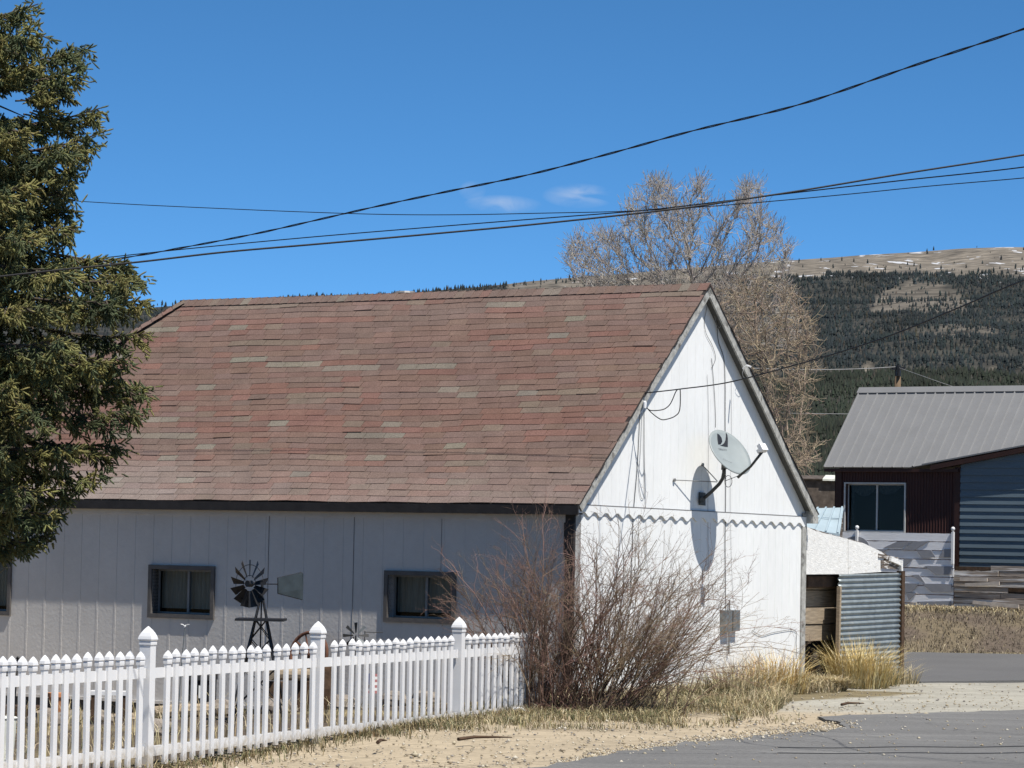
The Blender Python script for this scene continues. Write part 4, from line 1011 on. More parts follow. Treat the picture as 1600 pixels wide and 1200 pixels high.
for i, px in enumerate(posts):
    s = fproj(px); wp = fd * s; g = gz((F0 + wp).x, (F0 + wp).y) - .05; T = 1.10 - .01 * i; h = .051
    Rz = Matrix.Translation(wp) @ Matrix.Rotation(fang, 4, 'Z')
    mb = MB(); mb.loft([[Rz @ Vector(p) for p in rect(0, 0, h, h, z)] for z in (g, T - .115)]); mb.loft([[Rz @ Vector(p) for p in rect(0, 0, h * k, h * k, z)] for z, k in ((T - .16, 1.09), (T - .155, 1.12), (T - .135, 1.12), (T - .13, 1.0))])
    po = obj('post', mb, M_vinyl, fence); mb = MB(); mb.loft([[Rz @ Vector(p) for p in rect(0, 0, h * k, h * k, z)] for z, k in ((T - .125, .98), (T - .118, 1.22), (T - .108, 1.25), (T - .085, 1.14), (T - .055, .86), (T - .03, .54), (T - .008, .18), (T, .04))]); obj('post_cap', mb, M_vinyl, po)
for a, b in zip(posts, posts[1:] + [864]):
    for zc in (.695, .035):
        sa, sb = fproj(a) + .064, fproj(b) - .064; g = (gz(*(F0 + fd * sa)[:2]) + gz(*(F0 + fd * sb)[:2])) / 2
        mb = MB(); z = zc - .012 * (a / 700); mb.beam(fd * sa + Vector((0, 0, z)), fd * sb + Vector((0, 0, z - .003)), .03, .085); obj('rail', mb, M_vinyl, fence)
        for e, sg in ((sa, 1), (sb, -1)):
            mb = MB(); p = fd * (e + sg * .03) + fn * .0185 + Vector((0, 0, z)); mb.beam(p - fd * .028, p + fd * .028, .006, .088)
            obj('rail_bracket', mb, M_vinyl, fence)

# ------------------------------------------------------------------ yard ornaments
def yard(px, Y): p = at(px, 850, Y); return Vector((p.x, p.y, gz(p.x, p.y)))
WB = yard(410, 33); wm = thing('garden_windmill', 'black ornamental garden windmill with zinc tail vane behind picket fence', 'windmill', WB)
hub = at(390, 912, 32.9) - WB; ap = at(409, 925, 33) - WB; pz = at(408, 968, 33).z - WB.z
ax = Vector((-.62, -.78, 0)).normalized(); sdv = Vector((ax.y, -ax.x, 0)); 
# tower
tw_ = MB(); bs = .30
for sx, sy in ((-1, -1), (1, -1), (1, 1), (-1, 1)):
    f = lambda z: Vector((ap.x * z / ap.z + sx * bs * (1 - z / ap.z) * .9 , sy * bs * (1 - z / ap.z) * .9, z))
    mb = MB(); mb.tube([f(0), f(ap.z)], .011, 6); obj('leg', mb, M_black, wm)
for lv0, lv1 in ((.12, .52), (.52, .82), (.82, pz)):
    for (a, b) in (((-1, -1), (1, -1)), ((1, -1), (1, 1)), ((1, 1), (-1, 1)), ((-1, 1), (-1, -1))):
        f = lambda s, z: Vector((ap.x * z / ap.z + s[0] * bs * (1 - z / ap.z) * .9, s[1] * bs * (1 - z / ap.z) * .9, z))
        tw_.tube([f(a, lv0), f(b, lv1)], .005, 4); tw_.tube([f(b, lv0), f(a, lv1)], .005, 4)
tw_.tube([(0, 0, 0), ap], .008, 5); obj('brace', tw_, M_black, wm)
mb = MB(); mb.box((ap.x * .8 - .25, -.25, pz - .012), (ap.x * .8 + .25, .25, pz + .012), Matrix.Translation((0, 0, 0))); obj('platform', mb, M_black, wm)
mb = MB(); mb.tube([ap - Vector((0, 0, .05)), Vector((ap.x, ap.y, hub.z)), hub], [.014, .014, .02], 8); mb.tube([hub - ax * .03, hub + ax * .035], .035, 10); obj('hub', mb, M_black, wm)
for k in range(13):
    t = 2 * PI * k / 13 + .12; r = sdv * math.cos(t) + Vector((0, 0, math.sin(t))); tg = sdv * -math.sin(t) + Vector((0, 0, math.cos(t)))
    q = (tg * .80 + ax * .60); mb = MB(); a, b = hub + r * .075, hub + r * .245
    mb.prism([a - q * .018, a + q * .018, b + q * .048, b - q * .048], ax * .003); obj('blade', mb, M_black, wm)
mb = MB()
for Rr in (.085, .195):
    ring = [hub + sdv * Rr * math.cos(t) + Vector((0, 0, Rr * math.sin(t))) for t in np.linspace(0, 2 * PI, 30)]; mb.tube(ring, .0035, 4, cap=False)
obj('wheel_ring', mb, M_black, wm)
tv = [at(434, 903, 33.25) - WB, at(471, 894.5, 33.55) - WB, at(473, 897, 33.55) - WB, at(473, 920, 33.55) - WB, at(472, 937, 33.55) - WB, at(434, 927, 33.25) - WB]
mb = MB(); mb.prism(tv, Vector((.006, -.006, 0))); va = obj('tail_vane', mb, M_galv, wm)
mb = MB(); mb.tube([hub, (tv[0] + tv[-1]) / 2 + Vector((0, 0, .015)), (tv[1] + tv[4]) / 2], .006, 5)
for a, b in zip(tv, tv[1:] + tv[:1]): mb.tube([a, b], .006, 5)
obj('tail_frame', mb, M_black, va)

wb = yard(555, 36.5); wg = thing('garden_pinwheel', 'small dark metal pinwheel on stake behind third fence panel', 'pinwheel', wb)
c = at(556, 993, 36.5) - wb; mb = MB(); mb.tube([(0, 0, 0), c], .009, 6); obj('stake', mb, M_black, wg)
for k in range(8):
    t = PI / 2 + k * PI / 4; r = Vector((math.cos(t), 0, math.sin(t))); tg = Vector((-math.sin(t), 0, math.cos(t))) * .85 + Vector((0, .5, 0))
    mb = MB(); mb.prism([c + r * .03 - tg * .008, c + r * .03 + tg * .008, c + r * .145 + tg * .026, c + r * .15 - tg * .02], (0, .004, 0)); obj('blade', mb, M_tin if k % 3 else M_black, wg)
bb = yard(289, 33); bd = thing('bird_stake', 'white flying bird ornament on thin stake below second window', 'garden stake', bb)
c = at(289, 981, 33) - bb; mb = MB(); mb.tube([(-.03, 0, 0), (-.005, 0, c.z * .6), c], .007, 6); obj('stake', mb, M_tin, bd)
mb = MB(); mb.loft([[c + Vector((x, r * math.cos(t) * 1.1, z + r * math.sin(t))) for t in np.linspace(0, 2 * PI, 7)[:-1]] for x, z, r in ((-.015, -.005, .003), (-.005, .008, .012), (.008, .02, .013), (.02, .028, .004))]); bo = obj('body', mb, M_bird, bd, smooth=True)
for sg in (-1, 1):
    mb = MB(); mb.prism([c + Vector((-.002, 0, .02)), c + Vector((.012, 0, .012)), c + Vector((sg * .032 + .004, sg * -.03, .024)), c + Vector((sg * .050, sg * -.045, .036)), c + Vector((sg * .030, sg * -.03, .036))], (0, .004, .003)); obj('wing', mb, M_bird, bo)
fb = yard(27, 31); fl_ = thing('finial_stake', 'black iron stake with pointed cross finial at left end of fence', 'garden stake', fb)
c = at(28, 1034, 31) - fb; mb = MB(); mb.tube([(0, 0, 0), c], .008, 6); obj('stake', mb, M_black, fl_)
mb = MB(); mb.lathe(c, [(-.02, .012), (0, .018), (.02, .012), (.035, .022), (.055, .004)], 8); mb.lathe(c + Vector((-.035, 0, 0)), [(-.018, .003), (0, .016), (.018, .003)], 8); mb.lathe(c + Vector((.035, 0, 0)), [(-.018, .003), (0, .016), (.018, .003)], 8); mb.tube([c + Vector((-.035, 0, 0)), c + Vector((.035, 0, 0))], .007, 5); obj('finial', mb, M_black, fl_)
gb = yard(588, 36.8); fg = thing('garden_flag', 'small faded striped flag hanging on stake behind the pickets', 'flag', gb)
mb = MB(); mb.tube([(-.11, 0, 0), (-.11, 0, .85)], .006, 6); mb.tube([(-.11, 0, .84), (.1, 0, .84)], .005, 5); obj('stake', mb, M_black, fg)
c = at(588, 1068, 36.8) - gb
for k in range(7):
    mb = MB(); n = 8; P0 = [Vector((-.095 + .19 * i / n, .012 * math.sin(i * 1.3), c.z + .11 - .032 * k)) for i in range(n + 1)]; mb.add(P0 + [p - Vector((0, 0, .032)) for p in P0], [(i, n + 1 + i, n + 2 + i, i + 1) for i in range(n)]); obj('stripe', mb, M_flagr if k % 2 == 0 else M_flagw, fg)
mb = MB(); mb.prism([(-.098, -.02, c.z - .0), (-.02, -.02, c.z - .0), (-.02, -.02, c.z + .112), (-.098, -.02, c.z + .112)], (0, .003, 0)); obj('canton', mb, M_flagb, fg)

wp_ = MH @ (lw(503, 1030) + Vector((0, -.28, 0))); wc = Vector((wp_.x, wp_.y, 0)); wcz = at(503, 1022, wc.y).z
mb = MB(); wr = thing('wagon_wheel', 'rusty brown wagon wheel leaning on house wall behind second post', 'wheel', (wc.x, wc.y, gz(wc.x, wc.y)))
cc = Vector((0, 0, wcz - wr.location.z)); axw = Vector((-.5, -.84, .15)).normalized(); torus(mb, cc, .27, .022, axw, 28, 8); obj('rim', mb, M_rust, wr, smooth=True)
qq = axw.to_track_quat('Z', 'Y')
for k in range(10):
    mb = MB(); t = 2 * PI * k / 10; mb.tube([cc + qq @ Vector((.04 * math.cos(t), .04 * math.sin(t), 0)), cc + qq @ Vector((.26 * math.cos(t), .26 * math.sin(t), 0))], .012, 6); obj('spoke', mb, M_rust, wr)
mb = MB(); mb.lathe(cc, [(-.05, .035), (-.03, .06), (.03, .06), (.05, .035)], 12, axw); obj('hub', mb, M_rust, wr)

def lump(c, s, seed, n=10, m=7):
    mb = MB(); vs = []
    for i in range(m + 1):
        for k in range(n):
            a = PI * i / m; t = 2 * PI * k / n; d = Vector((math.sin(a) * math.cos(t), math.sin(a) * math.sin(t), math.cos(a))); r = 1 + .35 * noise.noise(d * 1.4 + Vector((seed * 7, 0, 0))) + .12 * noise.noise(d * 4 + Vector((seed, 3, 0)))
            vs.append((c[0] + d.x * s[0] * r, c[1] + d.y * s[1] * r, c[2] + d.z * s[2] * r))
    mb.add(vs, [(i * n + k, (i + 1) * n + k, (i + 1) * n + (k + 1) % n, i * n + (k + 1) % n) for i in range(m) for k in range(n)]); return mb
ROCKS = [(78, 33, .16, 'mottled rock behind leftmost fence panel near iron stake'), (120, 35, .2, 'wide low rock by the timber edging in the yard'), (165, 34, .13, 'small pale rock midway along the leftmost visible panel'), (250, 31, .15, 'tan rock just right of the first tall fence post'), (300, 35, .14, 'brown rock below the white bird stake'), (350, 34.5, .17, 'grey rock left of the windmill foot'), (440, 35, .16, 'grey rock right of the windmill foot'), (540, 37, .15, 'rock behind pickets under the pinwheel'), (620, 37.3, .16, 'rock behind pickets right of the striped flag'), (670, 38, .16, 'dark rock behind pickets left of the third tall post')]
for i, (px, Y, s, lb) in enumerate(ROCKS):
    p = yard(px, Y); tag(obj('rock', lump((p.x, p.y, p.z + s * .25), (s * 1.2, s, s * .7), i + 1), M_rock, smooth=False), lb, 'rock', 'rocks in the yard')
# timber edging
for (xa, xb, Y, zz, lb) in ((100, 225, 36, .06, 'weathered timber edging log across yard left of first post'), (246, 330, 34, .05, 'short timber edging log right of the first post')):
    a, b = yard(xa, Y), yard(xb, Y + .3); mb = MB(); mb.tube([a + Vector((0, 0, zz)), a.lerp(b, .5) + Vector((0, 0, zz + .01)), b + Vector((0, 0, zz))], [.07, .075, .07], 9); tag(obj('edging_log', mb, M_wood), lb, 'log')
a, b = yard(425, 36), yard(492, 37); mb = MB(); mb.tube([a + Vector((0, 0, .42)), b + Vector((0, 0, .40))], [.075, .07], 10); lg = tag(obj('log', mb, M_wood), 'thick log lying raised across yard beside second tall post', 'log')
for t in (.12, .85):
    p = a.lerp(b, t); mb = MB(); mb.box((p.x - .12, p.y - .1, p.z - .05), (p.x + .12, p.y + .1, p.z + .335)); tag(obj('dark_crate', mb, M_woodd, bevel=.01), 'dark wooden crate under %s end of the raised log' % ('left' if t < .5 else 'right'), 'crate')
gp = yard(318, 36); bg_ = thing('grill_cart', 'black barbecue cart with white cover patch behind second fence panel', 'grill', gp)
mb = MB(); mb.box((-.17, -.16, .12), (.17, .16, .42)); obj('cabinet', mb, M_rubber, bg_, bevel=.01)
mb = MB(); mb.loft([[Vector((x, .18 * math.cos(t), .42 + .13 * math.sin(t))) for t in np.linspace(0, PI, 9)] for x in (-.18, .18)]); obj('lid', mb, M_black, bg_)
for sx, sy in ((-1, -1), (1, -1), (1, 1), (-1, 1)):
    mb = MB(); mb.tube([(sx * .15, sy * .14, 0), (sx * .15, sy * .14, .13)], .014, 6); obj('leg', mb, M_black, bg_)
mb = MB(); mb.box((.0, -.166, .22), (.08, -.161, .36)); obj('cover_patch', mb, M_bird, bg_)
tp = yard(97, 37); mb = MB(); mb.lathe((tp.x, tp.y, tp.z + .22), [(0, .07), (.18, .11), (.185, .125), (.23, .125), (.23, .10)], 14); tag(obj('flower_pot', mb, M_terra, smooth=False), 'orange terracotta pot by rocks behind left fence panel', 'flower pot')
pb = yard(45, 35); mb = MB(); mb.box((pb.x - .32, pb.y - .15, pb.z), (pb.x + .18, pb.y + .15, pb.z + .28)); tag(obj('planter_box', mb, M_woodd, bevel=.01), 'dark wooden planter box behind fence near iron stake', 'planter')
wbk = yard(9, 27.5); mb = MB(); mb.lathe((wbk.x, wbk.y, wbk.z), [(0, .11), (.38, .135), (.40, .145), (.41, .13)], 18); tag(obj('bucket', mb, M_plasticw, smooth=False), 'pale yellowish plastic bucket behind fence at left edge', 'bucket')
lt = yard(8, 34); ln = thing('garden_lantern', 'small dark lantern on short post at far left behind fence', 'lantern', lt)
mb = MB(); mb.tube([(0, 0, 0), (0, 0, .45)], .02, 8); obj('post', mb, M_rust, ln); mb = MB(); mb.lathe((0, 0, .45), [(0, .07), (.12, .07), (.14, .10), (.20, .04), (.24, .02)], 10); obj('lamp_body', mb, M_black, ln)
for (px, Y, w_, lb) in ((178, 33, .2, 'dark low wooden stool behind pickets left of first post'), (505, 37.6, .16, 'dark wooden barrel behind the pickets right of second post')):
    p = yard(px, Y)
    if 'stool' in lb:
        st = thing('stool', lb, 'stool', p); mb = MB(); mb.box((-w_, -w_ * .6, .26), (w_, w_ * .6, .30)); obj('seat', mb, M_vinyl, st)
        for sx in (-1, 1):
            for sy in (-1, 1): mb = MB(); mb.box((sx * w_ * .8 - .02, sy * w_ * .45 - .02, 0), (sx * w_ * .8 + .02, sy * w_ * .45 + .02, .26)); obj('leg', mb, M_woodd, st)
    else: mb = MB(); mb.lathe(p, [(0, w_), (.25, w_ * 1.18), (.5, w_), (.48, w_ * .8)], 14); tag(obj('barrel', mb, M_woodd), lb, 'barrel')
# litter on the verge
pp = onz(808, 1113); mb = lump((pp.x, pp.y, .03), (.10, .06, .03), 33); tag(obj('paper_scrap', mb, M_paper), 'crumpled white paper scrap in dry grass by fence end', 'litter')
random.seed(8)
for (x0, y0, x1, y1, lb) in ((716, 1155, 800, 1152, 'long thin brown stick lying on tan dirt verge'), (1315, 1101, 1350, 1099, 'thin dark stick lying on pale gravel strip'), (590, 1160, 604, 1157, 'tiny brown stick on dirt near third fence panel')):
    a, b = onz(x0, y0, .012), onz(x1, y1, .012); mb = MB(); mb.tube([a, a.lerp(b, .3) + Vector((0, .06, .012)), a.lerp(b, .7) + Vector((0, -.03, .01)), b], [.018, .016, .011, .005], 6); tag(obj('stick', mb, M_woodd), lb, 'stick')

# ------------------------------------------------------------------ grass
class Grass:
    def __init__(s): s.v = []; s.c = []
    def blade(s, p, h, w_, lean, az, col):
        d = Vector((math.cos(az), math.sin(az), 0)); sd = Vector((-d.y, d.x, 0)) * w_
        a = random.uniform(-.6, .6); sd = Vector((sd.x * math.cos(a) - sd.y * math.sin(a), sd.x * math.sin(a) + sd.y * math.cos(a), 0))
        m1 = p + d * lean * h * .3 + Vector((0, 0, h * .55)); t = p + d * lean * h + Vector((0, 0, h * (1 - .35 * lean)))
        s.v += [p - sd, p + sd, m1 + sd * .7, m1 - sd * .7, m1 - sd * .7, m1 + sd * .7, t + sd * .15, t - sd * .15]; s.c += [tuple(q * .8 for q in col)] * 4 + [col] * 4
    def build(s, name, parent=None):
        V = np.array([tuple(p) for p in s.v]); F = np.arange(len(V)).reshape(-1, 4); return np_mesh(name, V, F, M_grass, np.array(s.c), parent)
STRAW = [(.48, .39, .22), (.56, .47, .29), (.40, .32, .17), (.32, .25, .14), (.60, .52, .35)]
GOLD = [(.62, .47, .20), (.70, .57, .28), (.52, .37, .13), (.72, .62, .36)]
OLIVE = [(.15, .15, .075), (.18, .165, .08), (.22, .18, .10), (.12, .125, .065)]
random.seed(21)
G = Grass()
for i in range(5200):        # fringe along the fence foot
    px = random.uniform(120, 870); s = fproj(px); p = F0 + fd * s + fn * abs(random.gauss(.03, .22)) - fn * .05
    if random.random() < .55 and px < 560: continue
    z = gz(p.x, p.y) - .02; g = noise.noise((p.x * 2, p.y * 2, 0)); pal = OLIVE if random.random() < .55 + .3 * g else [(.26, .20, .11), (.34, .27, .15), (.20, .155, .09)]
    G.blade(Vector((p.x, p.y, z)), random.uniform(.04, .14), .005, random.uniform(.2, 1.2), random.uniform(0, 6.28), jit(random.choice(pal), .2))
GP = [(620, 1136), (760, 1104), (840, 1088), (960, 1046), (1100, 1040), (1215, 1062), (1240, 1092), (1205, 1116), (1120, 1132), (1000, 1142), (860, 1136), (640, 1150)]
nb = 0
def pip(x, y, P):
    c = False; j = len(P) - 1
    for i in range(len(P)):
        if (P[i][1] > y) != (P[j][1] > y) and x < (P[j][0] - P[i][0]) * (y - P[i][1]) / (P[j][1] - P[i][1]) + P[i][0]: c = not c
        j = i
    return c
while nb < 30000:            # grass between bush, gable and verge
    px, py = random.uniform(620, 1262), random.uniform(1036, 1150)
    if not pip(px, py, GP): continue
    p = onz(px, py); q = MHI @ p
    if q.x < .04 and q.y > 0: p = MH @ Vector((random.uniform(.05, .8), min(5.6, max(.2, q.y)), 0)); p.z = 0
    g = noise.noise((p.x * 1.6, p.y * 1.0, 5)); d = ss(1140, 1085, py)
    if random.random() > .12 + .75 * d + .75 * g: continue
    pal = OLIVE if random.random() < .26 + .6 * g + .2 * (1 - d) else STRAW
    G.blade(Vector((p.x, p.y, gz(p.x, p.y) - .02)), random.uniform(.05, .13) + .20 * d * random.random() ** 1.8, .0036, random.uniform(.3, 1.5), random.uniform(0, 6.28), jit(random.choice(pal), .22)); nb += 1
for i in range(2600):       # sparse weeds on verge near the bush
    p = onz(random.uniform(640, 1250), 0 or random.uniform(1098, 1135)); 
    if noise.noise((p.x * 1.2, p.y * .9, 2)) < .12: continue
    G.blade(Vector((p.x, p.y, gz(p.x, p.y) - .02)), random.uniform(.03, .09), .005, random.uniform(.3, 1.3), random.uniform(0, 6.28), jit(random.choice(STRAW + OLIVE), .2))
for i in range(2500):        # yard weeds
    p = onz(random.uniform(0, 700), random.uniform(1105, 1200)); s_ = (p - F0).dot(fn)
    q = p - fn * (s_ + random.uniform(.15, 6)); q.z = gz(q.x, q.y) - .02
    G.blade(q, random.uniform(.06, .35), .004, random.uniform(.2, 1.0), random.uniform(0, 6.28), jit(random.choice(STRAW + OLIVE[:1]), .2))
for i in range(26000):        # bank across the street
    x = random.uniform(6.2, 11.6); y = random.uniform(59.5, 66.2); g = noise.noise((x * 1.2, y * 1.2, 3)); 
    top = ss(62.2, 64.5, y); 
    if random.random() > .35 + .65 * top + .3 * g: continue
    pal = STRAW if random.random() < .05 + .75 * top ** 2 else [(.15, .125, .095), (.19, .155, .115), (.11, .092, .07), (.23, .19, .12)]
    G.blade(Vector((x, y, gz(x, y) - .03)), random.uniform(.03, .13), .007, random.uniform(.3, 1.6), random.uniform(0, 6.28), jit(random.choice(pal), .2))
tag(G.build('dry_grass'), kind='stuff')
def clump(px, py, rad, n, hmin, hmax, pal, label, loc=None):
    p = loc or onz(px, py); root = thing('grass_clump', label, 'grass', (p.x, p.y, gz(p.x, p.y)), 0, 'tall dry grass clumps'); G = Grass()
    for i in range(n):
        a = random.uniform(0, 6.28); r = rad * math.sqrt(random.random()); q = Vector((r * math.cos(a), r * math.sin(a), -.03))
        low = random.random() < .25
        G.blade(q, random.uniform(hmin, hmax) * (.5 if low else 1), .0045, random.uniform(.15, .75) * (.4 + r / rad), a + random.gauss(0, .7), jit(random.choice(OLIVE if low and random.random() < .6 else pal), .15))
    G.build('blades', root)
def cl2(u, v): return MH @ Vector((u, v, 0))
clump(0, 0, .40, 1300, .35, .80, GOLD, 'big golden grass clump before the dark lean-to opening', cl2(.30, 7.0))
clump(0, 0, .30, 420, .18, .42, GOLD + OLIVE[:2], 'olive and gold grass clump at foot of corrugated tin', cl2(.22, 7.75))
clump(0, 0, .25, 240, .2, .42, STRAW, 'short straw grass clump by brown corner post of lean-to', cl2(.2, 8.5))
clump(0, 0, .38, 620, .35, .75, [(.52, .32, .11), (.48, .30, .12)] + GOLD, 'orange gold grass clump against gable right of bush', cl2(.45, 4.3))
clump(0, 0, .42, 500, .3, .62, [(.50, .32, .13)] + STRAW, 'straw grass clump low behind right side of bush', cl2(.55, 3.3))
clump(0, 0, .36, 420, .25, .55, STRAW + OLIVE, 'mixed olive grass clump below middle of the bush', cl2(1.0, 2.0))
clump(0, 0, .22, 110, .08, .2, STRAW, 'flattened straw clump near right corner of gable', cl2(.7, 5.1))
clump(0, 0, .22, 160, .2, .4, STRAW, 'pale straw clump at left foot of the bush', cl2(1.0, -.9))

# ------------------------------------------------------------------ bare plants
class Twigs:
    def __init__(s): s.rows = {}
    def add(s, pts, rads, col):
        s.rows.setdefault(len(pts), []).append((pts, rads, col))
    def build(s, name, m_, parent=None, sides=3):
        VV = []; FF = []; CC = []; off = 0
        for L, it in s.rows.items():
            P = np.array([[tuple(q) for q in p] for p, r, c in it]); Rr = np.array([r for p, r, c in it]); C = np.array([c for p, r, c in it]); n = len(it)
            T = np.zeros_like(P); T[:, 1:-1] = P[:, 2:] - P[:, :-2]; T[:, 0] = P[:, 1] - P[:, 0]; T[:, -1] = P[:, -1] - P[:, -2]
            T /= np.linalg.norm(T, axis=-1, keepdims=True) + 1e-9
            ref = np.array((.31, .52, .11)); A = np.cross(T, ref); A /= np.linalg.norm(A, axis=-1, keepdims=True) + 1e-9; B = np.cross(T, A)
            a = np.arange(sides) * 2 * PI / sides
            V = P[:, :, None] + Rr[:, :, None, None] * (A[:, :, None] * np.cos(a)[None, None, :, None] + B[:, :, None] * np.sin(a)[None, None, :, None])
            F = []
            for i in range(L - 1):
                for k in range(sides): F.append((i * sides + k, i * sides + (k + 1) % sides, (i + 1) * sides + (k + 1) % sides, (i + 1) * sides + k))
            F = np.array(F)[None] + (np.arange(n) * L * sides)[:, None, None] + off
            VV.append(V.reshape(-1, 3)); FF.append(F.reshape(-1, 4)); CC.append(np.repeat(C, L * sides, 0)); off += n * L * sides
        return np_mesh(name, np.concatenate(VV), np.concatenate(FF), m_, np.concatenate(CC), parent)

def rv(s=1.0): return Vector((random.gauss(0, s), random.gauss(0, s), random.gauss(0, s)))
# --- leafless shrub at the house corner
random.seed(31)
sb = at(884, 1097, 35.8); sb.z = 0; shrub = thing('bare_shrub', 'large leafless reddish brown shrub in front of the house corner', 'shrub', (sb.x, sb.y, 0))
ST, TWG = Twigs(), Twigs()
def grow(p, d, L, r, lvl, col, droop):
    n = (9, 6, 4, 3)[lvl]; pts = [p.copy()]; q = p.copy(); dd = d.copy(); bias = rv(.07) if lvl else rv(.05)
    for i in range(n - 1):
        dd = (dd + bias + rv((.085, .17, .2, .2)[lvl]) + Vector((0, 0, -droop * .15 * (i / n) ** 1.5)) + Vector((dd.x, dd.y, 0)) * .05).normalized(); q = q + dd * (L / (n - 1)); q.z = max(q.z, .03); pts.append(q.copy())
    rads = [r * (1 - .72 * i / (n - 1)) for i in range(n)]
    (ST if lvl == 0 else TWG).add(pts, rads, jit(col, .2))
    if lvl < 3:
        k = (random.randint(9, 14), random.randint(3, 6), random.randint(0, 2))[lvl]
        for _ in range(k):
            t = random.uniform((.16, .15, .3)[lvl], .98); i = min(n - 2, int(t * (n - 1))); b = pts[i].lerp(pts[i + 1], t * (n - 1) - i); td = (pts[i + 1] - pts[i]).normalized()
            s_ = rv(); s_ = (s_ - td * s_.dot(td)).normalized(); nd = (td + s_ * random.uniform(.35, 1.05) + Vector((0, 0, .12))).normalized()
            grow(b, nd, L * random.uniform(.16, .42) * (1.15 - .5 * t), max(.0015, r * .5 * (1 - .4 * t)), lvl + 1, col, droop * .6)
DK = ((.23, .14, .11), (.26, .16, .13), (.18, .115, .085), (.12, .08, .06)); LT = ((.27, .20, .13), (.23, .165, .11), (.31, .24, .16), (.19, .14, .095))
for i in range(84):      # left clump
    a = random.uniform(0, 2 * PI); b = Vector((-.22 + .34 * math.cos(a) * random.random() ** .5, .26 * math.sin(a), -.03))
    grow(b, Vector((random.gauss((b.x + .22) * .8 + .03, .17), random.gauss(-.05, .2), 1.1)).normalized(), random.uniform(1.3, 2.3), random.uniform(.006, .011), 0, random.choice(DK + LT[3:]), random.uniform(.2, 1.1))
for i in range(30):      # thin outer clump
    b = Vector((.95 + .22 * random.gauss(0, 1), random.uniform(-.1, .3), -.03)); grow(b, Vector((random.gauss(.28, .3), random.gauss(.05, .2), 1.1)).normalized(), random.uniform(.9, 1.7), random.uniform(.004, .008), 0, random.choice(LT + DK[:2]), random.uniform(.3, 1.1))
for i in range(64):      # right clump leaning over the gable
    a = random.uniform(0, 2 * PI); b = Vector((.38 + .34 * math.cos(a) * random.random() ** .5, .26 * math.sin(a), -.03))
    grow(b, Vector((random.gauss((b.x - .38) * .7 + .36, .27), random.gauss(.05, .2), 1.1)).normalized(), random.uniform(1.4, 2.4), random.uniform(.006, .0105), 0, random.choice(DK + LT + LT), random.uniform(.3, 1.1))
for i in range(22):      # long arching reach to the right
    b = Vector((random.uniform(.4, .9), random.uniform(-.2, .3), 0)); grow(b, Vector((random.uniform(.5, 1.0), random.uniform(-.1, .4), 1.0)).normalized(), random.uniform(1.4, 2.3), .008, 0, random.choice(LT + DK[:1]), random.uniform(.5, 1.2))
for i in range(4):      # left reach in front of the fence
    b = Vector((random.uniform(-.75, -.3), random.uniform(-.3, .2), 0)); grow(b, Vector((random.uniform(-.8, -.25), random.uniform(-.3, .2), 1.0)).normalized(), random.uniform(.9, 1.7), .007, 0, random.choice(DK[:2] + LT[2:]), random.uniform(.4, 1.2))
for i in range(50):      # low tangle
    a = random.uniform(0, 2 * PI); b = Vector((.75 * math.cos(a) * random.random(), .3 * math.sin(a), 0)); grow(b, Vector((random.gauss(0, .9), random.gauss(0, .3), .6)).normalized(), random.uniform(.4, .9), .005, 0, random.choice(DK), .6)
ST.build('stems', M_twig, shrub); TWG.build('twigs', M_twig, shrub)

# --- bare trees by space colonisation
def colonise(attr, starts, step, infl, kill, iters):
    nodes = [Vector(s) for s in starts]; par = [-1] + list(range(len(starts) - 1)); alive = [Vector(a) for a in attr]
    for it in range(iters):
        kd = kdtree.KDTree(len(nodes)); [kd.insert(n, i) for i, n in enumerate(nodes)]; kd.balance()
        pull = {}; keep = []
        for a in alive:
            co, i, ds = kd.find(a)
            if ds < kill: continue
            keep.append(a)
            if ds < infl: pull.setdefault(i, Vector()); pull[i] += (a - co).normalized()
        alive = keep
        if not pull: break
        for i, d in pull.items():
            if d.length < 1e-5: continue
            d = (d.normalized() + rv(.12)).normalized(); nodes.append(nodes[i] + d * step); par.append(i)
    return nodes, par
def inpoly(x, y, P):
    c = False; j = len(P) - 1
    for i in range(len(P)):
        if (P[i][1] > y) != (P[j][1] > y) and x < (P[j][0] - P[i][0]) * (y - P[i][1]) / (P[j][1] - P[i][1]) + P[i][0]: c = not c
        j = i
    return c
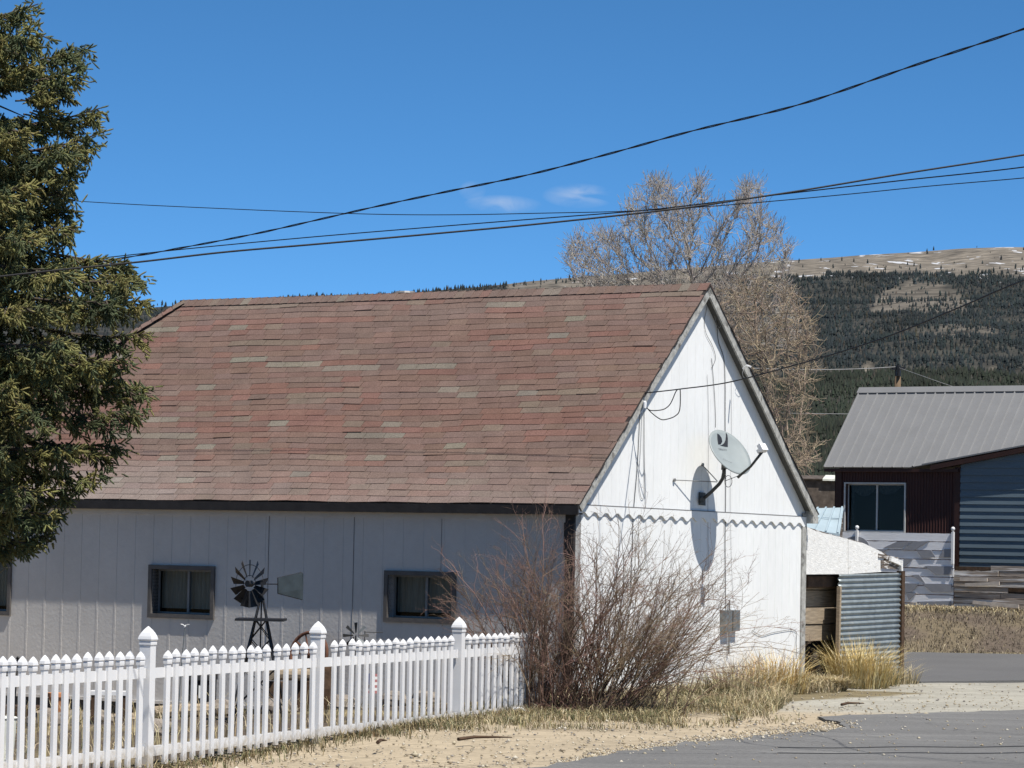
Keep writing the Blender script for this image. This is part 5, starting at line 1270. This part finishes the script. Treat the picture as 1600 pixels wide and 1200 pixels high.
def bare_tree(root, attr, starts, step, infl, kill, iters, r_tip, cols, barkcol, ntw, twlen, upw):
    nodes, par = colonise(attr, starts, step, infl, kill, iters)
    n = len(nodes); w_ = [0] * n; kids = [0] * n
    for i in range(n - 1, -1, -1):
        if kids[i] == 0: w_[i] = 1
        if par[i] >= 0: w_[par[i]] += w_[i]; kids[par[i]] += 1
    rad = [r_tip * (max(1, q)) ** .50 for q in w_]
    BR, TW = Twigs(), Twigs()
    for i in range(n):
        if par[i] < 0: continue
        p = par[i]; big = rad[i] > r_tip * 5
        (BR if rad[i] > r_tip * 2.2 else TW).add([nodes[p], nodes[p].lerp(nodes[i], 1.05)], [min(rad[p], rad[i] * 1.25), rad[i]], jit(barkcol if big else random.choice(cols), .12))
    for i in range(n):
        if w_[i] > 9 or par[i] < 0: continue
        d0 = (nodes[i] - nodes[par[i]]).normalized()
        for _ in range(ntw):
            d = (d0 * .7 + rv(.55) + Vector((0, 0, upw))).normalized(); L = random.uniform(.4, 1.0) * twlen; b = nodes[par[i]].lerp(nodes[i], random.random()); m1 = b + d * L * .5; e = m1 + (d + rv(.3) + Vector((0, 0, upw * .6))).normalized() * L * .5
            c = jit(random.choice(cols), .2); TW.add([b, m1, e], [r_tip * .95, r_tip * .85, r_tip * .6], c)
            if random.random() < .7: TW.add([m1, m1 + (d + rv(.6)).normalized() * L * .35], [r_tip * .8, r_tip * .6], c)
            # buds at the tip
            TW.add([e, e + Vector((0, 0, .02)) + d * .05], [r_tip * 1.35, r_tip * .5], tuple(q * .8 for q in c))
    BR.build('branches', M_twig, root, 6); TW.build('twigs', M_twig, root, 3)
random.seed(41)
TYd = 62
tb = at(1058, 850, TYd); tree = thing('bare_cottonwood', 'tall bare cottonwood with grey budding twigs behind the roof ridge', 'tree', (tb.x, tb.y, .74))
TO = Vector((tb.x, tb.y, .74))
lobes = [[(880, 440), (872, 392), (885, 365), (920, 352), (950, 345), (965, 380), (970, 440)],
         [(965, 440), (962, 340), (985, 310), (1010, 285), (1030, 265), (1050, 285), (1052, 360), (1045, 440)],
         [(1045, 440), (1055, 330), (1065, 290), (1085, 275), (1108, 272), (1115, 310), (1100, 370), (1100, 440)],
         [(1100, 450), (1120, 380), (1145, 300), (1160, 282), (1182, 278), (1200, 300), (1205, 335), (1190, 370), (1185, 450)],
         [(1180, 450), (1190, 365), (1215, 345), (1240, 365), (1248, 395), (1235, 420), (1220, 450)],
         [(880, 440), (1230, 440), (1260, 500), (1230, 560), (1100, 540), (980, 500)]]
attr = []
while len(attr) < 1500:
    pl = random.choice(lobes[:5] if random.random() < .8 else lobes[5:]); x, y = random.uniform(865, 1285), random.uniform(260, 600)
    if inpoly(x, y, pl): attr.append(at(x, y, TYd + random.gauss(0, .9)) - TO)
hh = at(1058, 520, TYd).z - .74
starts = [Vector((0, 0, z)) for z in np.arange(-.3, hh * .78, .25)]
bare_tree(tree, attr, starts, .13, 2.2, .24, 170, .0050, ((.36, .33, .30), (.40, .37, .335), (.28, .255, .235), (.39, .34, .275)), (.065, .058, .055), 5, .34, .40)
random.seed(43)
t2 = at(1225, 850, 58); wil = thing('bare_willow', 'leafless tan willow with curling twigs right of the gable peak', 'tree', (t2.x, t2.y, .3)); TO2 = Vector((t2.x, t2.y, .3))
pl = [(1105, 470), (1130, 440), (1200, 425), (1240, 440), (1265, 465), (1285, 520), (1280, 580), (1268, 640), (1280, 690), (1285, 725), (1240, 740), (1190, 740), (1100, 560)]
attr = []
while len(attr) < 1250:
    x, y = random.uniform(1100, 1292), random.uniform(420, 745)
    if inpoly(x, y, pl): attr.append(at(x, y, 58 + random.gauss(0, .7)) - TO2)
starts = [Vector((0, 0, z)) for z in np.arange(-.5, 1.8, .25)]
bare_tree(wil, attr, starts, .12, 1.8, .22, 150, .0052, ((.32, .255, .175), (.37, .295, .20), (.25, .20, .145), (.29, .22, .17)), (.09, .075, .065), 3, .36, -.05)

# ------------------------------------------------------------------ spruce
random.seed(51)
SPY = 31.0; sp0 = at(-238, 850, SPY); SPO = Vector((sp0.x, sp0.y, gz(sp0.x, sp0.y)))
spr = thing('spruce_tree', 'tall dense green spruce with drooping boughs at left edge', 'tree', SPO)
mb = MB(); mb.tube([(0, 0, -.2), (0, 0, 3), (.05, 0, 8), (.05, 0, 12.5)], [.24, .20, .11, .02], 10); obj('trunk', mb, M_bark, spr, smooth=True)
FB_, FD_, FL_, FC_ = [], [], [], []
LIM = Twigs()
GREENS = [(.15, .157, .060), (.19, .185, .066), (.105, .122, .054), (.235, .215, .075), (.078, .098, .046)]
DEAD = (.20, .165, .12)
OUT = [(at(200, y, SPY).z - SPO.z, at(x, y, SPY).x - SPO.x) for y, x in ((-60, 60), (55, 64), (62, 150), (90, 146), (150, 152), (165, 170), (205, 172), (250, 150), (300, 122), (330, 132), (392, 126), (402, 212), (430, 234), (550, 246), (575, 205), (592, 212), (602, 250), (640, 240), (680, 215), (740, 190), (770, 140), (800, 105), (850, 88), (872, 60), (884, 20), (890, -200))]
GAPS = [(at(x, y, SPY).x - SPO.x, at(x, y, SPY).z - SPO.z, rx / 161, ry / 161) for x, y, rx, ry in ((14, 168, 40, 20), (46, 176, 16, 9), (30, 150, 24, 9), (96, 45, 30, 14), (145, 215, 9, 7), (54, 172, 8, 7), (70, 290, 8, 6), (206, 592, 30, 8), (90, 262, 7, 9), (112, 238, 6, 5), (140, 130, 6, 8), (170, 440, 6, 5), (118, 180, 5, 5), (60, 335, 7, 5), (205, 500, 6, 7), (165, 640, 9, 7), (120, 745, 8, 10), (40, 795, 8, 8), (75, 770, 6, 10), (185, 690, 7, 6))]
def pruned(p):
    k = SPY / (SPY + p.y); p = Vector((((SPO.x + p.x) * k) - SPO.x, 0, EYE.z + (SPO.z + p.z - EYE.z) * k - SPO.z))
    for (z0, x0), (z1, x1) in zip(OUT[:-1], OUT[1:]):
        if z1 <= p.z <= z0:
            if p.x > x0 + (x1 - x0) * (z0 - p.z) / (z0 - z1 + 1e-6) + random.uniform(-.16, .05): return True
    if p.z < OUT[-1][0]: return True
    for gx, gz_, rx, rz in GAPS:
        if rx and ((p.x - gx) / rx) ** 2 + ((p.z - gz_) / rz) ** 2 < random.uniform(.6, 1.1): return True
    return False
def fingers(p0, p1, dens, colb):
    if pruned(p1) and pruned(p0): return
    d = p1 - p0; L = d.length; dn = d.normalized(); n = max(2, int(L * dens))
    for i in range(n):
        t = (i + random.random()) / n; b = p0 + d * t
        s = rv(1.0); s = s - dn * s.dot(dn); s.normalize(); nd = (dn * random.uniform(.5, 1.1) + s * .75 + Vector((0, 0, -.10))).normalized()
        if pruned(b + nd * .06): continue
        FB_.append(tuple(b)); FD_.append(tuple(nd)); FL_.append(random.uniform(.050, .092)); FC_.append(jit(colb, .22))
    if pruned(p1): return
    FB_.append(tuple(p1 - dn * .02)); FD_.append(tuple(dn)); FL_.append(random.uniform(.07, .105)); FC_.append(jit(colb, .2))
def bough(h, tip, nsec, spread, droop, dens=38):
    a = Vector((0, 0, h)); tip = Vector(tip); L = (tip - a).length; mid = a.lerp(tip, .55) + Vector((0, 0, -.10 * L * droop)); pts = [a, mid, tip]
    def at_(t): return a * (1 - t) ** 2 + (mid * 2 - a * .5 - tip * .5) * 2 * t * (1 - t) + tip * t * t
    if not any(pruned(at_(i / 6)) for i in range(3, 7)): LIM.add([at_(i / 6) for i in range(7)], [.035 * (1 - .85 * i / 6) for i in range(7)], (.07, .055, .042))
    for i in range(nsec):
        t = .16 + .84 * (i + random.random()) / nsec; b = at_(t); dn = (at_(min(1, t + .05)) - at_(t - .05)).normalized(); side = dn.cross(Vector((0, 0, 1))).normalized() * random.choice((-1, 1))
        ln = spread * (1.08 - t * .72) * random.uniform(.55, 1.1); colb = random.choice(GREENS)
        d2 = (dn * random.uniform(.45, .9) + side * random.uniform(.35, 1.0) + Vector((0, 0, random.uniform(-.75, .05) * droop))).normalized()
        e = b + d2 * ln + Vector((0, 0, -.10 * ln)); (None if pruned(e) else LIM.add([b, b.lerp(e, .5), e], [.010, .008, .004], (.075, .06, .045))); fingers(b.lerp(e, .12), e, dens, colb)
        for _ in range(int(3 + ln * 6)):
            u = random.uniform(.15, .95); bb = b.lerp(e, u); d3 = (d2 * .6 + rv(.5) + Vector((0, 0, -.5 * droop))).normalized(); l3 = random.uniform(.10, .26) * (.6 + ln * .5); fingers(bb, bb + d3 * l3, dens * 1.0, colb)
    fingers(at_(.8), tip, dens * 1.3, random.choice(GREENS))
tips = [(60, 6, 31), (50, 60, 31.3), (30, 110, 30.7), (58, 40, 30.2), (138, 68, 31), (128, 105, 30.7), (100, 135, 31.2), (160, 168, 31.0), (166, 205, 30.5), (150, 225, 31.2), (128, 262, 31), (110, 290, 30.6), (70, 165, 30.6), (88, 240, 30.4),
        (125, 330, 31), (118, 355, 30.4), (195, 408, 31.2), (228, 432, 31), (232, 470, 30.6), (200, 440, 30.2), (240, 520, 31.1), (236, 556, 30.6), (210, 580, 31), (170, 470, 29.9), (246, 604, 31), (225, 640, 30.7), (215, 690, 31), (190, 730, 30.8), (150, 760, 31.1), (140, 560, 29.8),
        (105, 700, 30.2), (75, 835, 31), (30, 845, 30.7), (60, 800, 30.3), (100, 800, 31), (20, 600, 29.5), (60, 640, 29.6), (50, 480, 29.5), (40, 370, 29.7), (90, 420, 29.8), (30, 290, 29.8), (10, 700, 29.6), (40, 760, 29.9), (20, 200, 30), (90, 530, 29.5)]
for (px, py, Y) in tips:
    t = at(px, py, Y) - SPO; r = math.hypot(t.x, t.y); up = py < 300; h = t.z + r * (-.05 if up else .30) + random.uniform(-.1, .1)
    bough(max(1.2, h), t, int(20 + r * 6), .62 if py < 700 else .5, 1.0 if py > 500 else .75)
for i in range(112):
    h = random.uniform(1.4, 11.8) if i < 60 else random.uniform(1.8, 6.8); a = random.uniform(0, 2 * PI) if i < 60 else random.uniform(-1.9, .35); r = (2.6 * (1 - h / 12.6) ** .8 + .15) * random.uniform(.75, 1.0); front = math.cos(a) > -.2 and math.sin(a) < .8
    if math.cos(a) > .25 and h > 4.6: r *= .55
    elif math.cos(a) > .45: r *= .8
    t = Vector((r * math.cos(a), r * math.sin(a), h - .25 * r)); bough(h, t, int(12 + r * 5), .6, 1.0, 32 if h < 8 else 16)
for i in range(60):
    z = random.uniform(1.6, 6.5); a = random.uniform(-1.6, .3); r = 2.4 * (1 - z / 12.6) ** .8 * random.uniform(.65, 1.0); b = Vector((r * math.cos(a), r * math.sin(a), z)); d = Vector((random.uniform(.1, 1), random.uniform(-.8, .1), random.uniform(-.7, .3))).normalized()
    if not pruned(b + d * .3): LIM.add([b, b + d * .15 + rv(.02), b + d * .30 + rv(.04)], [.006, .005, .003], jit(DEAD, .2))
LIM.build('branches', M_twig, spr, 5)
def build_fingers():
    B = np.array(FB_); D = np.array(FD_); L = np.array(FL_); C = np.array(FC_); n = len(B)
    ref = rng.normal(size=(n, 3)); U = np.cross(D, ref); U /= np.linalg.norm(U, axis=1, keepdims=True); W = np.cross(D, U)
    V = []; Fs = []; CC = []; K = 28
    # needles: thin triangles round the shoot
    NB = 3
    for k in range(K):
        t = (k + .5) / K; a = k * 2.4 + rng.uniform(0, 1, n); s = np.cos(a)[:, None] * U + np.sin(a)[:, None] * W; b = B + D * (L * t)[:, None]
        nl = .024 * (1 - .35 * t) * rng.uniform(.8, 1.2, n); tip = b + (s * .85 + D * .60) * nl[:, None] / 1.06
        q = np.cross(s, D); wd = .0032
        V.append(np.stack([b - q * wd, b + q * wd, tip], 1)); CC.append(np.repeat((C * rng.uniform(.82, 1.22, (n, 1)))[:, None], 3, 1))
    V1 = np.stack(V, 1).reshape(-1, 3); C1 = np.stack(CC, 1).reshape(-1, 3); F1 = np.arange(len(V1)).reshape(-1, 3)
    # core spindle (4 sided)
    r0 = .0078; ring = []
    for t, r in ((0, .8), (.75, 1.25), (1.0, .5)):
        for a in (0, PI * 2 / 3, PI * 4 / 3): ring.append(B + D * (L * t)[:, None] + (math.cos(a) * U + math.sin(a) * W) * r0 * r)
    V2 = np.stack(ring, 1).reshape(-1, 3); F2 = []
    for i in range(2):
        for k in range(3): a, b, c, d = i * 3 + k, i * 3 + (k + 1) % 3, (i + 1) * 3 + (k + 1) % 3, (i + 1) * 3 + k; F2 += [(a, b, c), (a, c, d)]
    F2 = (np.array(F2)[None] + (np.arange(n) * 9)[:, None, None]).reshape(-1, 3) + len(V1)
    np_mesh('foliage', np.concatenate([V1, V2]), np.concatenate([F1, F2]), M_needle, np.concatenate([C1, np.repeat(C * .9, 9, 0)]), spr); print('fingers', n)
build_fingers()
